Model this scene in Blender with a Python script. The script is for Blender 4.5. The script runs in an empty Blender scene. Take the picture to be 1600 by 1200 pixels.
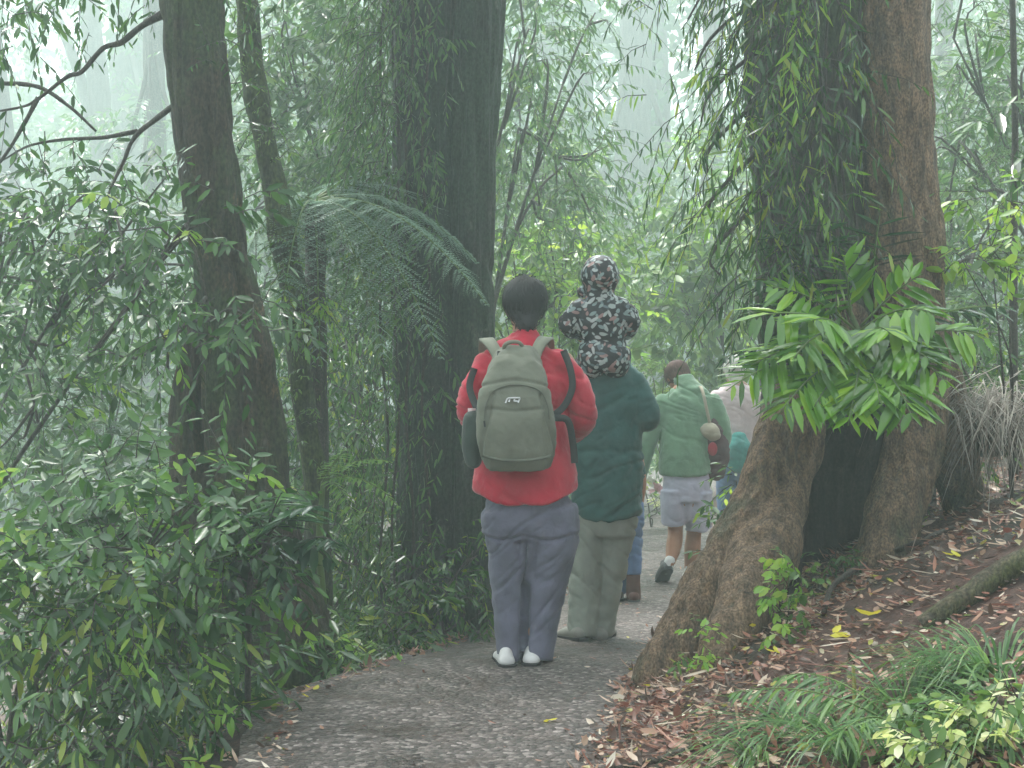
import bpy, math, random
import numpy as np
from mathutils import Vector, Matrix

random.seed(7)
RNG = np.random.default_rng(11)
SC = bpy.context.scene
COL = SC.collection
F, CX, HY, CZ = 2222.2, 800.0, 560.0, 1.35      # lens 50 mm on a 36 mm sensor, eye height 1.35


def at(px, py, D):
    """the point of the place seen at photo pixel (px, py) when it stands D metres away"""
    return np.array([(px - CX) / F * D, D, CZ + (HY - py) / F * D])


# ------------------------------------------------------------------ noise
def _hash(i):
    i = i.astype(np.int64)
    h = (i[..., 0] * 374761393 + i[..., 1] * 668265263 + i[..., 2] * 2147483647) & 0xFFFFFFFF
    h = ((h ^ (h >> 13)) * 1274126177) & 0xFFFFFFFF
    h = (h ^ (h >> 16)) & 0xFFFFFFFF
    return h / 4294967295.0


def vnoise(P):
    P = np.asarray(P, float)
    i = np.floor(P)
    f = P - i
    f = f * f * (3 - 2 * f)
    r = 0
    for dx in (0, 1):
        for dy in (0, 1):
            for dz in (0, 1):
                w = (f[..., 0] if dx else 1 - f[..., 0]) * (f[..., 1] if dy else 1 - f[..., 1]) * (f[..., 2] if dz else 1 - f[..., 2])
                r = r + w * _hash(i + np.array([dx, dy, dz]))
    return r * 2 - 1


def fbm(P, o=3):
    a, r, s = 1.0, 0, 1.0
    for k in range(o):
        r = r + a * vnoise(np.asarray(P) * s + 17.3 * k)
        a *= .5
        s *= 2.03
    return r


# ------------------------------------------------------------------ mesh collection
class Geo:
    def __init__(self):
        self.v, self.f, self.n = [], [], 0

    def add(self, v, f, mi=0):
        v = np.asarray(v, float).reshape(-1, 3)
        f = np.asarray(f, int)
        self.v.append(v)
        self.f.append((f + self.n, mi))
        self.n += len(v)

    def verts(self):
        return np.concatenate(self.v)


def mesh_from(geo, name, offset=(0, 0, 0), smooth=True):
    V = geo.verts() - np.asarray(offset, float)
    m = bpy.data.meshes.new(name)
    m.vertices.add(len(V))
    m.vertices.foreach_set('co', V.astype(np.float32).ravel())
    nl = sum(f.size for f, _ in geo.f)
    nf = sum(len(f) for f, _ in geo.f)
    m.loops.add(nl)
    m.polygons.add(nf)
    m.loops.foreach_set('vertex_index', np.concatenate([f.ravel() for f, _ in geo.f]).astype(np.int32))
    tot = np.concatenate([np.full(len(f), f.shape[1]) for f, _ in geo.f])
    st = np.concatenate([[0], np.cumsum(tot)[:-1]])
    m.polygons.foreach_set('loop_start', st.astype(np.int32))
    m.polygons.foreach_set('material_index', np.concatenate([np.full(len(f), mi) for f, mi in geo.f]).astype(np.int32))
    m.polygons.foreach_set('use_smooth', np.full(nf, smooth))
    m.update(calc_edges=True)
    m.validate()
    return m


def tag(o, label=None, cat=None, group=None, kind=None):
    for k, v in (('label', label), ('category', cat), ('group', group), ('kind', kind)):
        if v:
            o[k] = v
    return o


def empty(name, loc, label, cat, group=None):
    o = bpy.data.objects.new(name, None)
    COL.objects.link(o)
    o.location = [float(c) for c in loc]
    o.empty_display_size = .1
    return tag(o, label, cat, group)


def off_of(parent):
    p = np.zeros(3)
    while parent is not None:
        p += np.array(parent.location)
        parent = parent.parent
    return p


def obj(name, geo, mats, parent=None, loc=None, smooth=True):
    """link a Geo given in world coordinates as one mesh object, child of parent (or standing at loc)"""
    base = off_of(parent) if parent is not None else np.asarray(loc if loc is not None else (0, 0, 0), float)
    o = bpy.data.objects.new(name, mesh_from(geo, name, base, smooth))
    COL.objects.link(o)
    for m in (mats if isinstance(mats, (list, tuple)) else [mats]):
        o.data.materials.append(m)
    if parent is not None:
        o.parent = parent
    else:
        o.location = [float(c) for c in base]
    return o


def copy_tree(o, parent=None):
    c = o.copy()
    COL.objects.link(c)
    if parent is not None:
        c.parent = parent
    for ch in list(o.children):
        copy_tree(ch, c)
    return c


def blend(name, geo, mat, parent, voxel=.008, smooth=4, disp=None, loc=None, post=None):
    """melt the overlapping shapes of geo into one continuous skin (voxel remesh + smoothing)"""
    base = off_of(parent) if parent is not None else np.asarray(loc, float)
    m = mesh_from(geo, 'tmp', base)
    t = bpy.data.objects.new('tmp', m)
    COL.objects.link(t)
    r = t.modifiers.new('r', 'REMESH')
    r.mode = 'VOXEL'
    r.voxel_size = voxel
    if smooth:
        s = t.modifiers.new('s', 'SMOOTH')
        s.factor = .5
        s.iterations = smooth
    dg = bpy.context.evaluated_depsgraph_get()
    me = bpy.data.meshes.new_from_object(t.evaluated_get(dg))
    bpy.data.objects.remove(t)
    bpy.data.meshes.remove(m)
    me.name = name
    n = len(me.vertices)
    co = np.empty(n * 3, np.float32)
    me.vertices.foreach_get('co', co)
    co = co.reshape(-1, 3).astype(float)
    if disp or post:
        no = np.empty(n * 3, np.float32)
        me.vertex_normals.foreach_get('vector', no)
        no = no.reshape(-1, 3)
        W = co + base
        if disp:
            W = W + no * disp(W)[:, None]
        if post:
            W = post(W)
        co = W - base
        me.vertices.foreach_set('co', co.astype(np.float32).ravel())
    me.polygons.foreach_set('use_smooth', np.ones(len(me.polygons), bool))
    me.update()
    o = bpy.data.objects.new(name, me)
    COL.objects.link(o)
    me.materials.append(mat)
    if parent is not None:
        o.parent = parent
    else:
        o.location = [float(c) for c in base]
    return o


# ------------------------------------------------------------------ shapes
def norm(a):
    a = np.asarray(a, float)
    return a / np.maximum(np.linalg.norm(a, axis=-1, keepdims=True), 1e-9)


def catmull(P, k):
    P = np.asarray(P, float)
    if len(P) < 3 or k < 2:
        return P
    Q = np.concatenate([[2 * P[0] - P[1]], P, [2 * P[-1] - P[-2]]])
    t = np.arange(k) / k
    out = []
    for i in range(len(P) - 1):
        p0, p1, p2, p3 = Q[i:i + 4]
        for u in t:
            out.append(.5 * ((2 * p1) + (p2 - p0) * u + (2 * p0 - 5 * p1 + 4 * p2 - p3) * u * u + (3 * p1 - p0 - 3 * p2 + p3) * u ** 3))
    out.append(P[-1])
    return np.array(out)


def sweep(geo, P, R, n=10, k=4, mi=0, ref=None, cap=True, rough=None, seed=0., round_ends=False, furrow=0.):
    """tube along P with radius R (or (across, deep) pairs), rings smoothed k times per span"""
    P = np.asarray(P, float)
    R = np.asarray(R, float)
    if R.ndim == 1:
        R = np.stack([R, R], 1)
    PR = catmull(np.concatenate([P, R], 1), k)
    P, R = PR[:, :3], np.maximum(PR[:, 3:], 1e-4)
    T = norm(np.gradient(P, axis=0))
    if round_ends:
        r0, r1 = R[0].mean(), R[-1].mean()
        pre, post = [], []
        for a in (.97, .8, .5):
            c = math.sqrt(1 - a * a)
            pre.append((P[0] - T[0] * r0 * a, R[0] * c, T[0]))
            post.append((P[-1] + T[-1] * r1 * a, R[-1] * c, T[-1]))
        post = post[::-1]
        P = np.array([q[0] for q in pre] + list(P) + [q[0] for q in post])
        R = np.array([q[1] for q in pre] + list(R) + [q[1] for q in post])
        T = np.array([q[2] for q in pre] + list(T) + [q[2] for q in post])
    if ref is None:
        ref = np.array([1., 0, 0]) if abs((T[:, 0] ** 2).mean()) < .6 else np.array([0, 0, 1.])
    S = norm(ref - T * (T @ ref)[:, None])
    U = np.cross(T, S)
    a = np.arange(n) * 2 * math.pi / n
    ca, sa = np.cos(a), np.sin(a)
    V = P[:, None] + S[:, None] * (R[:, 0, None] * ca)[..., None] + U[:, None] * (R[:, 1, None] * sa)[..., None]
    if rough:
        amp, freq, zst = rough
        q = V.copy() * freq
        q[..., 2] *= zst
        d = fbm(q + seed, 3)
        V = V + (V - P[:, None]) * (amp * d)[..., None]
    if furrow:
        q = V * np.array([17, 17, 1.9]) + seed
        d = np.exp(-(vnoise(q) / .20) ** 2) + .5 * np.exp(-(vnoise(q * 2.1 + 9) / .2) ** 2)
        V = V - norm(V - P[:, None]) * (furrow * (d - .4))[..., None]
    m = len(P)
    i = np.arange(m - 1)[:, None] * n
    j = np.arange(n)[None]
    f = np.stack([i + j, i + (j + 1) % n, i + n + (j + 1) % n, i + n + j], -1).reshape(-1, 4)
    V = V.reshape(-1, 3)
    if cap:
        V = np.concatenate([V, P[:1], P[-1:]])
        geo.add(V, f, mi)
        b = geo.n - len(V)
        c0, c1 = m * n, m * n + 1
        jj = np.arange(n)
        fc = np.concatenate([np.stack([np.full(n, c0), (jj + 1) % n, jj], 1),
                             np.stack([np.full(n, c1), (m - 1) * n + jj, (m - 1) * n + (jj + 1) % n], 1)])
        geo.f.append((fc + b, mi))
    else:
        geo.add(V, f, mi)


def ball(geo, c, r, n=12, mi=0, rot=None):
    c = np.asarray(c, float)
    r = np.broadcast_to(np.asarray(r, float), (3,))
    m = max(6, n // 2 + 1)
    th = np.linspace(0, math.pi, m + 1)[1:-1]
    ph = np.arange(n) * 2 * math.pi / n
    V = np.stack([np.sin(th)[:, None] * np.cos(ph), np.sin(th)[:, None] * np.sin(ph), np.cos(th)[:, None] * np.ones(n)], -1).reshape(-1, 3)
    V = np.concatenate([V, [[0, 0, 1], [0, 0, -1]]]) * r
    if rot is not None:
        V = V @ np.asarray(rot).T
    V = V + c
    k = m - 1
    i = np.arange(k - 1)[:, None] * n
    j = np.arange(n)[None]
    f = np.stack([i + j, i + n + j, i + n + (j + 1) % n, i + (j + 1) % n], -1).reshape(-1, 4)
    geo.add(V, f, mi)
    b = geo.n - len(V)
    jj = np.arange(n)
    geo.f.append((np.concatenate([np.stack([np.full(n, k * n), jj, (jj + 1) % n], 1),
                                  np.stack([np.full(n, k * n + 1), (k - 1) * n + (jj + 1) % n, (k - 1) * n + jj], 1)]) + b, mi))


# leaf outlines: (u1, u2, half width 1, half width 2, droop, fold)
OVATE = (.30, .68, .42, .40, .16, .10)
LANCE = (.22, .65, .40, .42, .22, .10)
BLADE = (.30, .70, .50, .42, .55, .12)
PALM = (.26, .62, .46, .44, .30, .16)


def leaves(geo, pos, d, up, L, W, shape=OVATE, mi=0):
    """a leaf at every pos: eight vertices, folded along the midrib and drooping towards the tip"""
    pos, d, up = np.atleast_2d(pos), norm(np.atleast_2d(d)), np.atleast_2d(up)
    N = len(pos)
    if N == 0:
        return
    L = np.broadcast_to(L, (N,))[:, None, None]
    W = np.broadcast_to(W, (N,))[:, None, None]
    s = np.cross(d, up)
    bad = np.linalg.norm(s, axis=1) < 1e-3
    s[bad] = np.cross(d[bad], [1, .3, 0])
    s = norm(s)
    n = np.cross(s, d)
    u1, u2, h1, h2, dr, fo = shape
    lu = np.array([0, u1, u2, 1, u2, u1, u1, u2])[None, :, None]
    lv = np.array([0, -h1, -h2, 0, h2, h1, 0, 0])[None, :, None]
    lw = np.array([0, -dr * u1 ** 2, -dr * u2 ** 2, -dr, -dr * u2 ** 2, -dr * u1 ** 2, -dr * u1 ** 2, -dr * u2 ** 2])[None, :, None]
    lf = np.array([0, 0, 0, 0, 0, 0, -fo, -fo])[None, :, None]
    V = pos[:, None] + d[:, None] * lu * L + s[:, None] * lv * W + n[:, None] * (lw * L + lf * W)
    b = (np.arange(N) * 8)[:, None, None]
    q = np.array([[1, 6, 7, 2], [6, 5, 4, 7]])[None] + b
    t = np.array([[0, 6, 1], [2, 7, 3], [0, 5, 6], [7, 4, 3]])[None] + b
    geo.add(V.reshape(-1, 3), q.reshape(-1, 4), mi)
    geo.f.append((t.reshape(-1, 3) + geo.n - N * 8, mi))


def tri_leaves(geo, pos, d, up, L, W, mi=0):
    """light two-facet leaves for what stands farther off"""
    pos, d, up = np.atleast_2d(pos), norm(np.atleast_2d(d)), np.atleast_2d(up)
    N = len(pos)
    L = np.broadcast_to(L, (N,))[:, None, None]
    W = np.broadcast_to(W, (N,))[:, None, None]
    s = norm(np.cross(d, up) + 1e-6)
    n = np.cross(s, d)
    lu = np.array([0, .42, 1, .42])[None, :, None]
    lv = np.array([0, -.5, 0, .5])[None, :, None]
    lw = np.array([0, .12, -.1, .12])[None, :, None]
    V = pos[:, None] + d[:, None] * lu * L + s[:, None] * lv * W + n[:, None] * lw * W
    b = (np.arange(N) * 4)[:, None, None]
    geo.add(V.reshape(-1, 3), (np.array([[0, 2, 1], [0, 3, 2]])[None] + b).reshape(-1, 3), mi)


def rnd(n, s=1.0):
    return RNG.normal(size=(n, 3)) * s


def sprays(leaf, twig, S, Dn, length, k=10, L=.08, W=.03, shape=OVATE, droop=.25, hang=.3, side=.8, mi=0, tmi=0, tw=.003, far=False, young=0., ymi=1, face=0.):
    """twigs starting at S towards Dn, each with k leaves alternating left and right"""
    S, Dn = np.atleast_2d(S), norm(np.atleast_2d(Dn))
    N = len(S)
    if N == 0:
        return
    length = np.broadcast_to(length, (N,)) * RNG.uniform(.7, 1.25, N)
    bend = norm(rnd(N)) * .18
    bend[:, 2] -= droop

    def pt(t):
        t = np.asarray(t)
        return S[:, None] + Dn[:, None] * (t * length[:, None])[..., None] + bend[:, None] * (t * t * length[:, None])[..., None]
    tt = (np.arange(k)[None] + .6 + RNG.uniform(-.3, .3, (N, k))) / k * np.ones((N, 1))
    P = pt(tt)
    tang = norm(Dn[:, None] + 2 * bend[:, None] * tt[..., None])
    up0 = norm(np.array([0, -face, 1.]) + rnd(N, .35))
    sd = norm(np.cross(Dn, up0))
    sgn = np.where(np.arange(k) % 2, 1., -1.)[None, :, None]
    fwd = .45 + .7 * tt[..., None] ** 3
    d = tang * fwd + sd[:, None] * sgn * side * (1 - .5 * tt[..., None] ** 4) + RNG.normal(size=(N, k, 3)) * .22
    d[..., 2] -= hang * RNG.uniform(.4, 1.5, (N, k))
    up = up0[:, None] + RNG.normal(size=(N, k, 3)) * .3
    Ls = L * RNG.uniform(.48, 1.25, (N, k)) * (1 - .35 * tt ** 3)
    Ws = W * Ls / L * RNG.uniform(.8, 1.2, (N, k))
    P, d, up, Ls, Ws = P.reshape(-1, 3), d.reshape(-1, 3), up.reshape(-1, 3), Ls.ravel(), Ws.ravel()
    fn = (lambda g, a, b, c, l, w, m_: tri_leaves(g, a, b, c, l, w, m_)) if far else (lambda g, a, b, c, l, w, m_: leaves(g, a, b, c, l, w, shape, m_))
    if young:
        ym = np.repeat(RNG.uniform(size=N) < young, k)
        if ym.any():
            fn(leaf, P[ym], d[ym], up[ym], Ls[ym], Ws[ym] * 1.1, ymi)
        ym = ~ym
        fn(leaf, P[ym], d[ym], up[ym], Ls[ym], Ws[ym], mi)
    else:
        fn(leaf, P, d, up, Ls, Ws, mi)
    if twig is not None and tw:
        m = 4
        Q = pt(np.linspace(0, .95, m)[None] * np.ones((N, 1)))
        w = tw * np.linspace(1, .4, m)[None, :, None]
        e1 = sd[:, None] * w
        e2 = np.cross(Dn, sd)[:, None] * w
        V = np.stack([Q + e1, Q - .5 * e1 + .87 * e2, Q - .5 * e1 - .87 * e2], 2).reshape(-1, 3)
        b = (np.arange(N) * m * 3)[:, None, None] + (np.arange(m - 1) * 3)[None, :, None]
        j = np.arange(3)[None, None]
        f = np.stack([b + j, b + (j + 1) % 3, b + 3 + (j + 1) % 3, b + 3 + j], -1).reshape(-1, 4)
        twig.add(V, f, tmi)


def frond(leaf, stem, P0, P1, arch=.15, pairs=12, L=.2, W=.035, shape=PALM, droop=.35, fwd=.45, tw=.006, bare=.15, bip=False, up=(0, 0, 1), mi=0, taper=True, sub=9):
    """feather frond: a bent rib from P0 to P1 with leaflets on both sides (bip: leaflets themselves divided)"""
    P0, P1 = np.asarray(P0, float), np.asarray(P1, float)
    up = np.asarray(up, float)
    C = (P0 + P1) / 2 + up * arch
    t = np.linspace(0, 1, 14)[:, None]
    rib = (1 - t) ** 2 * P0 + 2 * t * (1 - t) * C + t * t * P1
    if stem is not None:
        sweep(stem, rib, tw * np.linspace(1, .35, 14), n=5, k=1)
    tt = np.linspace(bare, 1, pairs)
    tt = tt + RNG.normal(size=pairs) * .2 / pairs
    tt = np.clip(tt, 0, 1)[:, None]
    B = (1 - tt) ** 2 * P0 + 2 * tt * (1 - tt) * C + tt * tt * P1
    T = norm(2 * (1 - tt) * (C - P0) + 2 * tt * (P1 - C))
    sd = norm(np.cross(T, up))
    prof = (np.sin(np.clip(.12 + .88 * tt[:, 0], 0, 1) * math.pi) ** .6 if taper else 1 - .25 * tt[:, 0])
    for s in (-1, 1):
        d = sd * s + T * (fwd + .5 * tt ** 4) - np.array([0, 0, droop * .6]) + rnd(pairs, .08)
        Ls = L * prof * RNG.uniform(.9, 1.1, pairs)
        n = up + rnd(pairs, .12) + sd * s * .2
        if not bip:
            leaves(leaf, B, d, n, Ls, W * (.6 + .4 * prof), (shape[0], shape[1], shape[2], shape[3], droop * .6, shape[5]), mi)
        else:
            d = norm(d)
            k = sub
            u = (np.arange(k) + .5) / k
            Q = B[:, None] + d[:, None] * (u[None, :, None] * Ls[:, None, None]) - up * (droop * .5 * u[None, :, None] ** 2 * Ls[:, None, None])
            q = norm(np.cross(d, n))
            for s2 in (-1, 1):
                dd = q[:, None] * s2 + d[:, None] * .6 + RNG.normal(size=(pairs, k, 3)) * .08
                ll = (W * (1 - .75 * u ** 1.5))[None] * (.5 + .5 * prof[:, None])
                tri_leaves(leaf, Q.reshape(-1, 3), dd.reshape(-1, 3), np.repeat(n, k, 0), ll.ravel(), (ll * .42).ravel(), mi)


# ------------------------------------------------------------------ materials
def nodes(name):
    m = bpy.data.materials.new(name)
    m.use_nodes = True
    nt = m.node_tree
    for n in list(nt.nodes):
        nt.nodes.remove(n)
    out = nt.nodes.new('ShaderNodeOutputMaterial')

    def N(t, **kw):
        n = nt.nodes.new('ShaderNode' + t)
        for k, v in kw.items():
            if k in n.inputs.keys() if hasattr(n.inputs, 'keys') else False:
                n.inputs[k].default_value = v
            else:
                setattr(n, k, v)
        return n
    return m, nt, out, N, nt.links.new


def ramp(N, stops):
    r = N('ValToRGB')
    e = r.color_ramp.elements
    while len(e) < len(stops):
        e.new(.5)
    for q, (p, c) in zip(e, stops):
        q.position = p
        q.color = (*c, 1) if len(c) == 3 else c
    return r


def coords(N, link, scale=(1, 1, 1), rot=(0, 0, 0)):
    tc = N('TexCoord')
    mp = N('Mapping')
    mp.inputs['Scale'].default_value = scale
    mp.inputs['Rotation'].default_value = rot
    link(tc.outputs['Object'], mp.inputs['Vector'])
    return mp.outputs['Vector']


def leaf_mat(name, stops, rough=.3, trans=.3, spec=.5, coat=0.):
    m, nt, out, N, link = nodes(name)
    g = N('NewGeometry')
    r = ramp(N, stops)
    link(g.outputs['Random Per Island'], r.inputs[0])
    b = N('BsdfPrincipled')
    b.inputs['Roughness'].default_value = rough
    b.inputs['Specular IOR Level'].default_value = spec
    b.inputs['Coat Weight'].default_value = coat
    b.inputs['Coat Roughness'].default_value = .06
    b.inputs['Coat IOR'].default_value = 1.5
    link(r.outputs[0], b.inputs['Base Color'])
    t = N('BsdfTranslucent')
    hs = N('HueSaturation')
    hs.inputs['Value'].default_value = 1.6
    hs.inputs['Hue'].default_value = .485
    link(r.outputs[0], hs.inputs['Color'])
    link(hs.outputs[0], t.inputs['Color'])
    mx = N('MixShader')
    mx.inputs[0].default_value = trans
    link(b.outputs[0], mx.inputs[1])
    link(t.outputs[0], mx.inputs[2])
    link(mx.outputs[0], out.inputs['Surface'])
    return m


def bark_mat(name, c1, c2, moss=None, moss_at=.55, sc=14, zs=.16, bump=.6, rough=.75, patch=None):
    m, nt, out, N, link = nodes(name)
    v = coords(N, link, (1, 1, zs))
    n1 = N('TexNoise')
    n1.inputs['Scale'].default_value = sc
    n1.inputs['Detail'].default_value = 7
    n1.inputs['Roughness'].default_value = .65
    link(v, n1.inputs['Vector'])
    r = ramp(N, [(.32, c1), (.5, [(a + b) / 2 for a, b in zip(c1, c2)]), (.68, c2)])
    link(n1.outputs[0], r.inputs[0])
    col = r.outputs[0]
    v2 = coords(N, link, (1, 1, .6))

    def over(col, colour, lo, scale):
        n2 = N('TexNoise')
        n2.inputs['Scale'].default_value = scale
        n2.inputs['Detail'].default_value = 6
        n2.inputs['Roughness'].default_value = .7
        link(v2, n2.inputs['Vector'])
        rr = ramp(N, [(lo, (0, 0, 0)), (lo + .12, (1, 1, 1))])
        link(n2.outputs[0], rr.inputs[0])
        mx = N('MixRGB')
        link(rr.outputs[0], mx.inputs[0])
        link(col, mx.inputs[1])
        mx.inputs[2].default_value = (*colour, 1)
        return mx.outputs[0]
    if moss:
        col = over(col, moss, moss_at, 3.1)
    if patch:
        col = over(col, patch, .6, 5.3)
    n5 = N('TexNoise')
    n5.noise_type = 'RIDGED_MULTIFRACTAL'
    n5.inputs['Scale'].default_value = sc * 1.7
    n5.inputs['Detail'].default_value = 4
    link(v, n5.inputs['Vector'])
    n6 = N('TexNoise')
    n6.inputs['Scale'].default_value = sc * 5
    n6.inputs['Detail'].default_value = 4
    link(v2, n6.inputs['Vector'])
    r6 = ramp(N, [(.36, (.45, .45, .45)), (.66, (1.35, 1.35, 1.35))])
    link(n6.outputs[0], r6.inputs[0])
    mu = N('MixRGB', blend_type='MULTIPLY')
    mu.inputs[0].default_value = 1
    link(col, mu.inputs[1])
    link(r6.outputs[0], mu.inputs[2])
    col = mu.outputs[0]
    hh = N('MixRGB', blend_type='ADD')
    hh.inputs[0].default_value = .35
    link(n1.outputs[0], hh.inputs[1])
    link(n5.outputs[0], hh.inputs[2])
    b = N('BsdfPrincipled')
    link(col, b.inputs['Base Color'])
    b.inputs['Roughness'].default_value = rough
    b.inputs['Specular IOR Level'].default_value = .35
    bp = N('Bump')
    bp.inputs['Strength'].default_value = bump
    bp.inputs['Distance'].default_value = .05
    link(hh.outputs[0], bp.inputs['Height'])
    link(bp.outputs[0], b.inputs['Normal'])
    link(b.outputs[0], out.inputs['Surface'])
    return m


def cloth_mat(name, c, rough=.8, var=.25, weave=220, sheen=.2, bump=.25):
    m, nt, out, N, link = nodes(name)
    v = coords(N, link)
    n1 = N('TexNoise')
    n1.inputs['Scale'].default_value = 9
    n1.inputs['Detail'].default_value = 6
    link(v, n1.inputs['Vector'])
    lo = [a * (1 - var) for a in c]
    hi = [min(1, a * (1 + var)) for a in c]
    r = ramp(N, [(.35, lo), (.65, hi)])
    link(n1.outputs[0], r.inputs[0])
    b = N('BsdfPrincipled')
    link(r.outputs[0], b.inputs['Base Color'])
    b.inputs['Roughness'].default_value = rough
    b.inputs['Sheen Weight'].default_value = sheen
    b.inputs['Specular IOR Level'].default_value = .3
    n2 = N('TexNoise')
    n2.inputs['Scale'].default_value = weave
    link(v, n2.inputs['Vector'])
    n3 = N('TexNoise')
    n3.inputs['Scale'].default_value = 22
    n3.inputs['Detail'].default_value = 4
    n3.inputs['Distortion'].default_value = 1.2
    link(v, n3.inputs['Vector'])
    ad = N('MixRGB')
    ad.inputs[0].default_value = .25
    link(n3.outputs[0], ad.inputs[1])
    link(n2.outputs[0], ad.inputs[2])
    bp = N('Bump')
    bp.inputs['Strength'].default_value = bump
    bp.inputs['Distance'].default_value = .02
    link(ad.outputs[0], bp.inputs['Height'])
    link(bp.outputs[0], b.inputs['Normal'])
    link(b.outputs[0], out.inputs['Surface'])
    return m


def plain_mat(name, c, rough=.5, bump=0., sc=40, var=.15):
    return cloth_mat(name, c, rough, var, sc * 3, 0., bump)


def print_mat(name):
    """black cloth scattered with short white, grey-green and pinkish strokes"""
    m, nt, out, N, link = nodes(name)
    col = None
    for i, (rot, sc) in enumerate((((.3, .3, .2), (36, 36, 14)), ((.2, 1.35, .3), (34, 35, 14)), ((-.3, -.8, .2), (36, 34, 14)))):
        v0 = coords(N, link, (1, 1, 1), rot)
        m2 = N('Mapping')
        m2.inputs['Scale'].default_value = sc
        m2.inputs['Location'].default_value = (3.1 * i, 1.7 * i, 0)
        link(v0, m2.inputs['Vector'])
        v = m2.outputs['Vector']
        n = N('TexNoise')
        n.inputs['Scale'].default_value = .6
        link(v, n.inputs['Vector'])
        ad = N('MixRGB', blend_type='ADD')
        ad.inputs[0].default_value = .9
        link(v, ad.inputs[1])
        link(n.outputs['Color'], ad.inputs[2])
        vo = N('TexVoronoi')
        vo.inputs['Scale'].default_value = 1.0
        link(ad.outputs[0], vo.inputs['Vector'])
        edge = ramp(N, [(.31, (1, 1, 1)), (.37, (0, 0, 0))])
        link(vo.outputs['Distance'], edge.inputs[0])
        sep = N('SeparateColor')
        link(vo.outputs['Color'], sep.inputs[0])
        pal = ramp(N, [(0, (.42, .48, .47)), (.3, (.25, .34, .34)), (.5, (.50, .54, .54)), (.66, (.36, .22, .21)), (.82, (.13, .18, .20))])
        pal.color_ramp.interpolation = 'CONSTANT'
        link(sep.outputs[0], pal.inputs[0])
        mx = N('MixRGB')
        link(edge.outputs[0], mx.inputs[0])
        if col is None:
            mx.inputs[1].default_value = (.012, .012, .018, 1)
        else:
            link(col, mx.inputs[1])
        link(pal.outputs[0], mx.inputs[2])
        col = mx.outputs[0]
    b = N('BsdfPrincipled')
    b.inputs['Roughness'].default_value = .6
    link(col, b.inputs['Base Color'])
    link(b.outputs[0], out.inputs['Surface'])
    return m
# ================================================================== materials
G1, G2, G3 = (.018, .062, .015), (.036, .115, .022), (.075, .185, .03)
M_glossy = leaf_mat('glossy_leaf', [(0, G1), (.5, G2), (1, G3)], .20, .30, .5, .15)
M_mid = leaf_mat('mid_leaf', [(0, (.03, .085, .025)), (.5, (.055, .14, .035)), (1, (.10, .20, .045))], .28, .4)
M_light = leaf_mat('light_leaf', [(0, (.045, .11, .025)), (.5, (.08, .18, .035)), (1, (.15, .25, .05))], .35, .4)
M_young = leaf_mat('young_leaf', [(0, (.13, .30, .03)), (.6, (.20, .40, .045)), (1, (.34, .46, .07))], .35, .45)
M_vine = leaf_mat('vine_leaf', [(0, (.014, .055, .014)), (.55, (.040, .115, .024)), (.88, (.085, .19, .03)), (.96, (.24, .32, .04))], .2, .35, .5, .25)
M_fern = leaf_mat('fern_leaf', [(0, (.14, .23, .17)), (1, (.25, .36, .28))], .4, .4)
M_bright_fern = leaf_mat('bright_fern_leaf', [(0, (.10, .24, .04)), (1, (.18, .34, .06))], .45, .45)
M_palm = leaf_mat('palm_leaf', [(0, (.025, .09, .008)), (.4, (.075, .22, .010)), (.8, (.15, .35, .012)), (1, (.28, .46, .025))], .19, .33, .5, .35)
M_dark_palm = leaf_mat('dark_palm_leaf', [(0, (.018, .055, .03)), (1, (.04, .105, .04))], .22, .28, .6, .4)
M_grass = leaf_mat('grass_blade', [(0, (.04, .11, .03)), (.6, (.08, .19, .05)), (1, (.15, .27, .07))], .4, .4)
M_straw = leaf_mat('dead_blade', [(0, (.10, .08, .06)), (.6, (.27, .24, .20)), (1, (.48, .45, .39))], .6, .3)
M_pale = leaf_mat('pale_leaf', [(0, (.30, .42, .10)), (.6, (.55, .60, .25)), (1, (.72, .74, .50))], .4, .4)
M_yellow = leaf_mat('yellow_leaf', [(0, (.50, .50, .04)), (1, (.75, .66, .06))], .45, .35)
M_litter = leaf_mat('litter_leaf', [(0, (.045, .028, .02)), (.18, (.10, .06, .042)), (.4, (.22, .09, .06)), (.58, (.33, .15, .10)), (.72, (.42, .26, .17)), (.85, (.52, .39, .29)), (.955, (.64, .58, .48)), (.975, (.40, .38, .05)), (1, (.12, .20, .04))], .38, .2)
M_twig = bark_mat('twig_bark', (.03, .024, .018), (.08, .065, .05), None, sc=30, rough=.6)
M_branch = bark_mat('branch_bark', (.026, .021, .017), (.08, .065, .052), None, sc=30, rough=.6)
M_greenstem = plain_mat('green_stem', (.10, .16, .04), .5)
M_bark_moss = bark_mat('mossy_bark', (.012, .011, .009), (.055, .042, .03), (.035, .055, .018), .44, 16, .14, 1., .62, (.15, .10, .055))
M_bark_brownmoss = bark_mat('brown_mossy_bark', (.016, .012, .009), (.075, .05, .032), (.04, .058, .018), .47, 16, .14, 1., .65, (.19, .115, .055))
M_bark_green = bark_mat('green_mossy_bark', (.015, .016, .010), (.05, .05, .03), (.055, .075, .018), .42, 16, .2, .9, .7)
M_bark_dark = bark_mat('dark_bark', (.014, .016, .014), (.05, .05, .042), (.026, .046, .026), .40, 18, .12, 1., .6, (.11, .11, .085))
M_bark_brown = bark_mat('brown_bark', (.07, .048, .032), (.32, .215, .135), (.085, .09, .05), .55, 26, .3, 1., .7, (.30, .18, .085))
M_bark_grey = bark_mat('grey_bark', (.06, .055, .05), (.16, .15, .135), (.06, .07, .05), .6, 12, .2, .6, .75)


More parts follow.
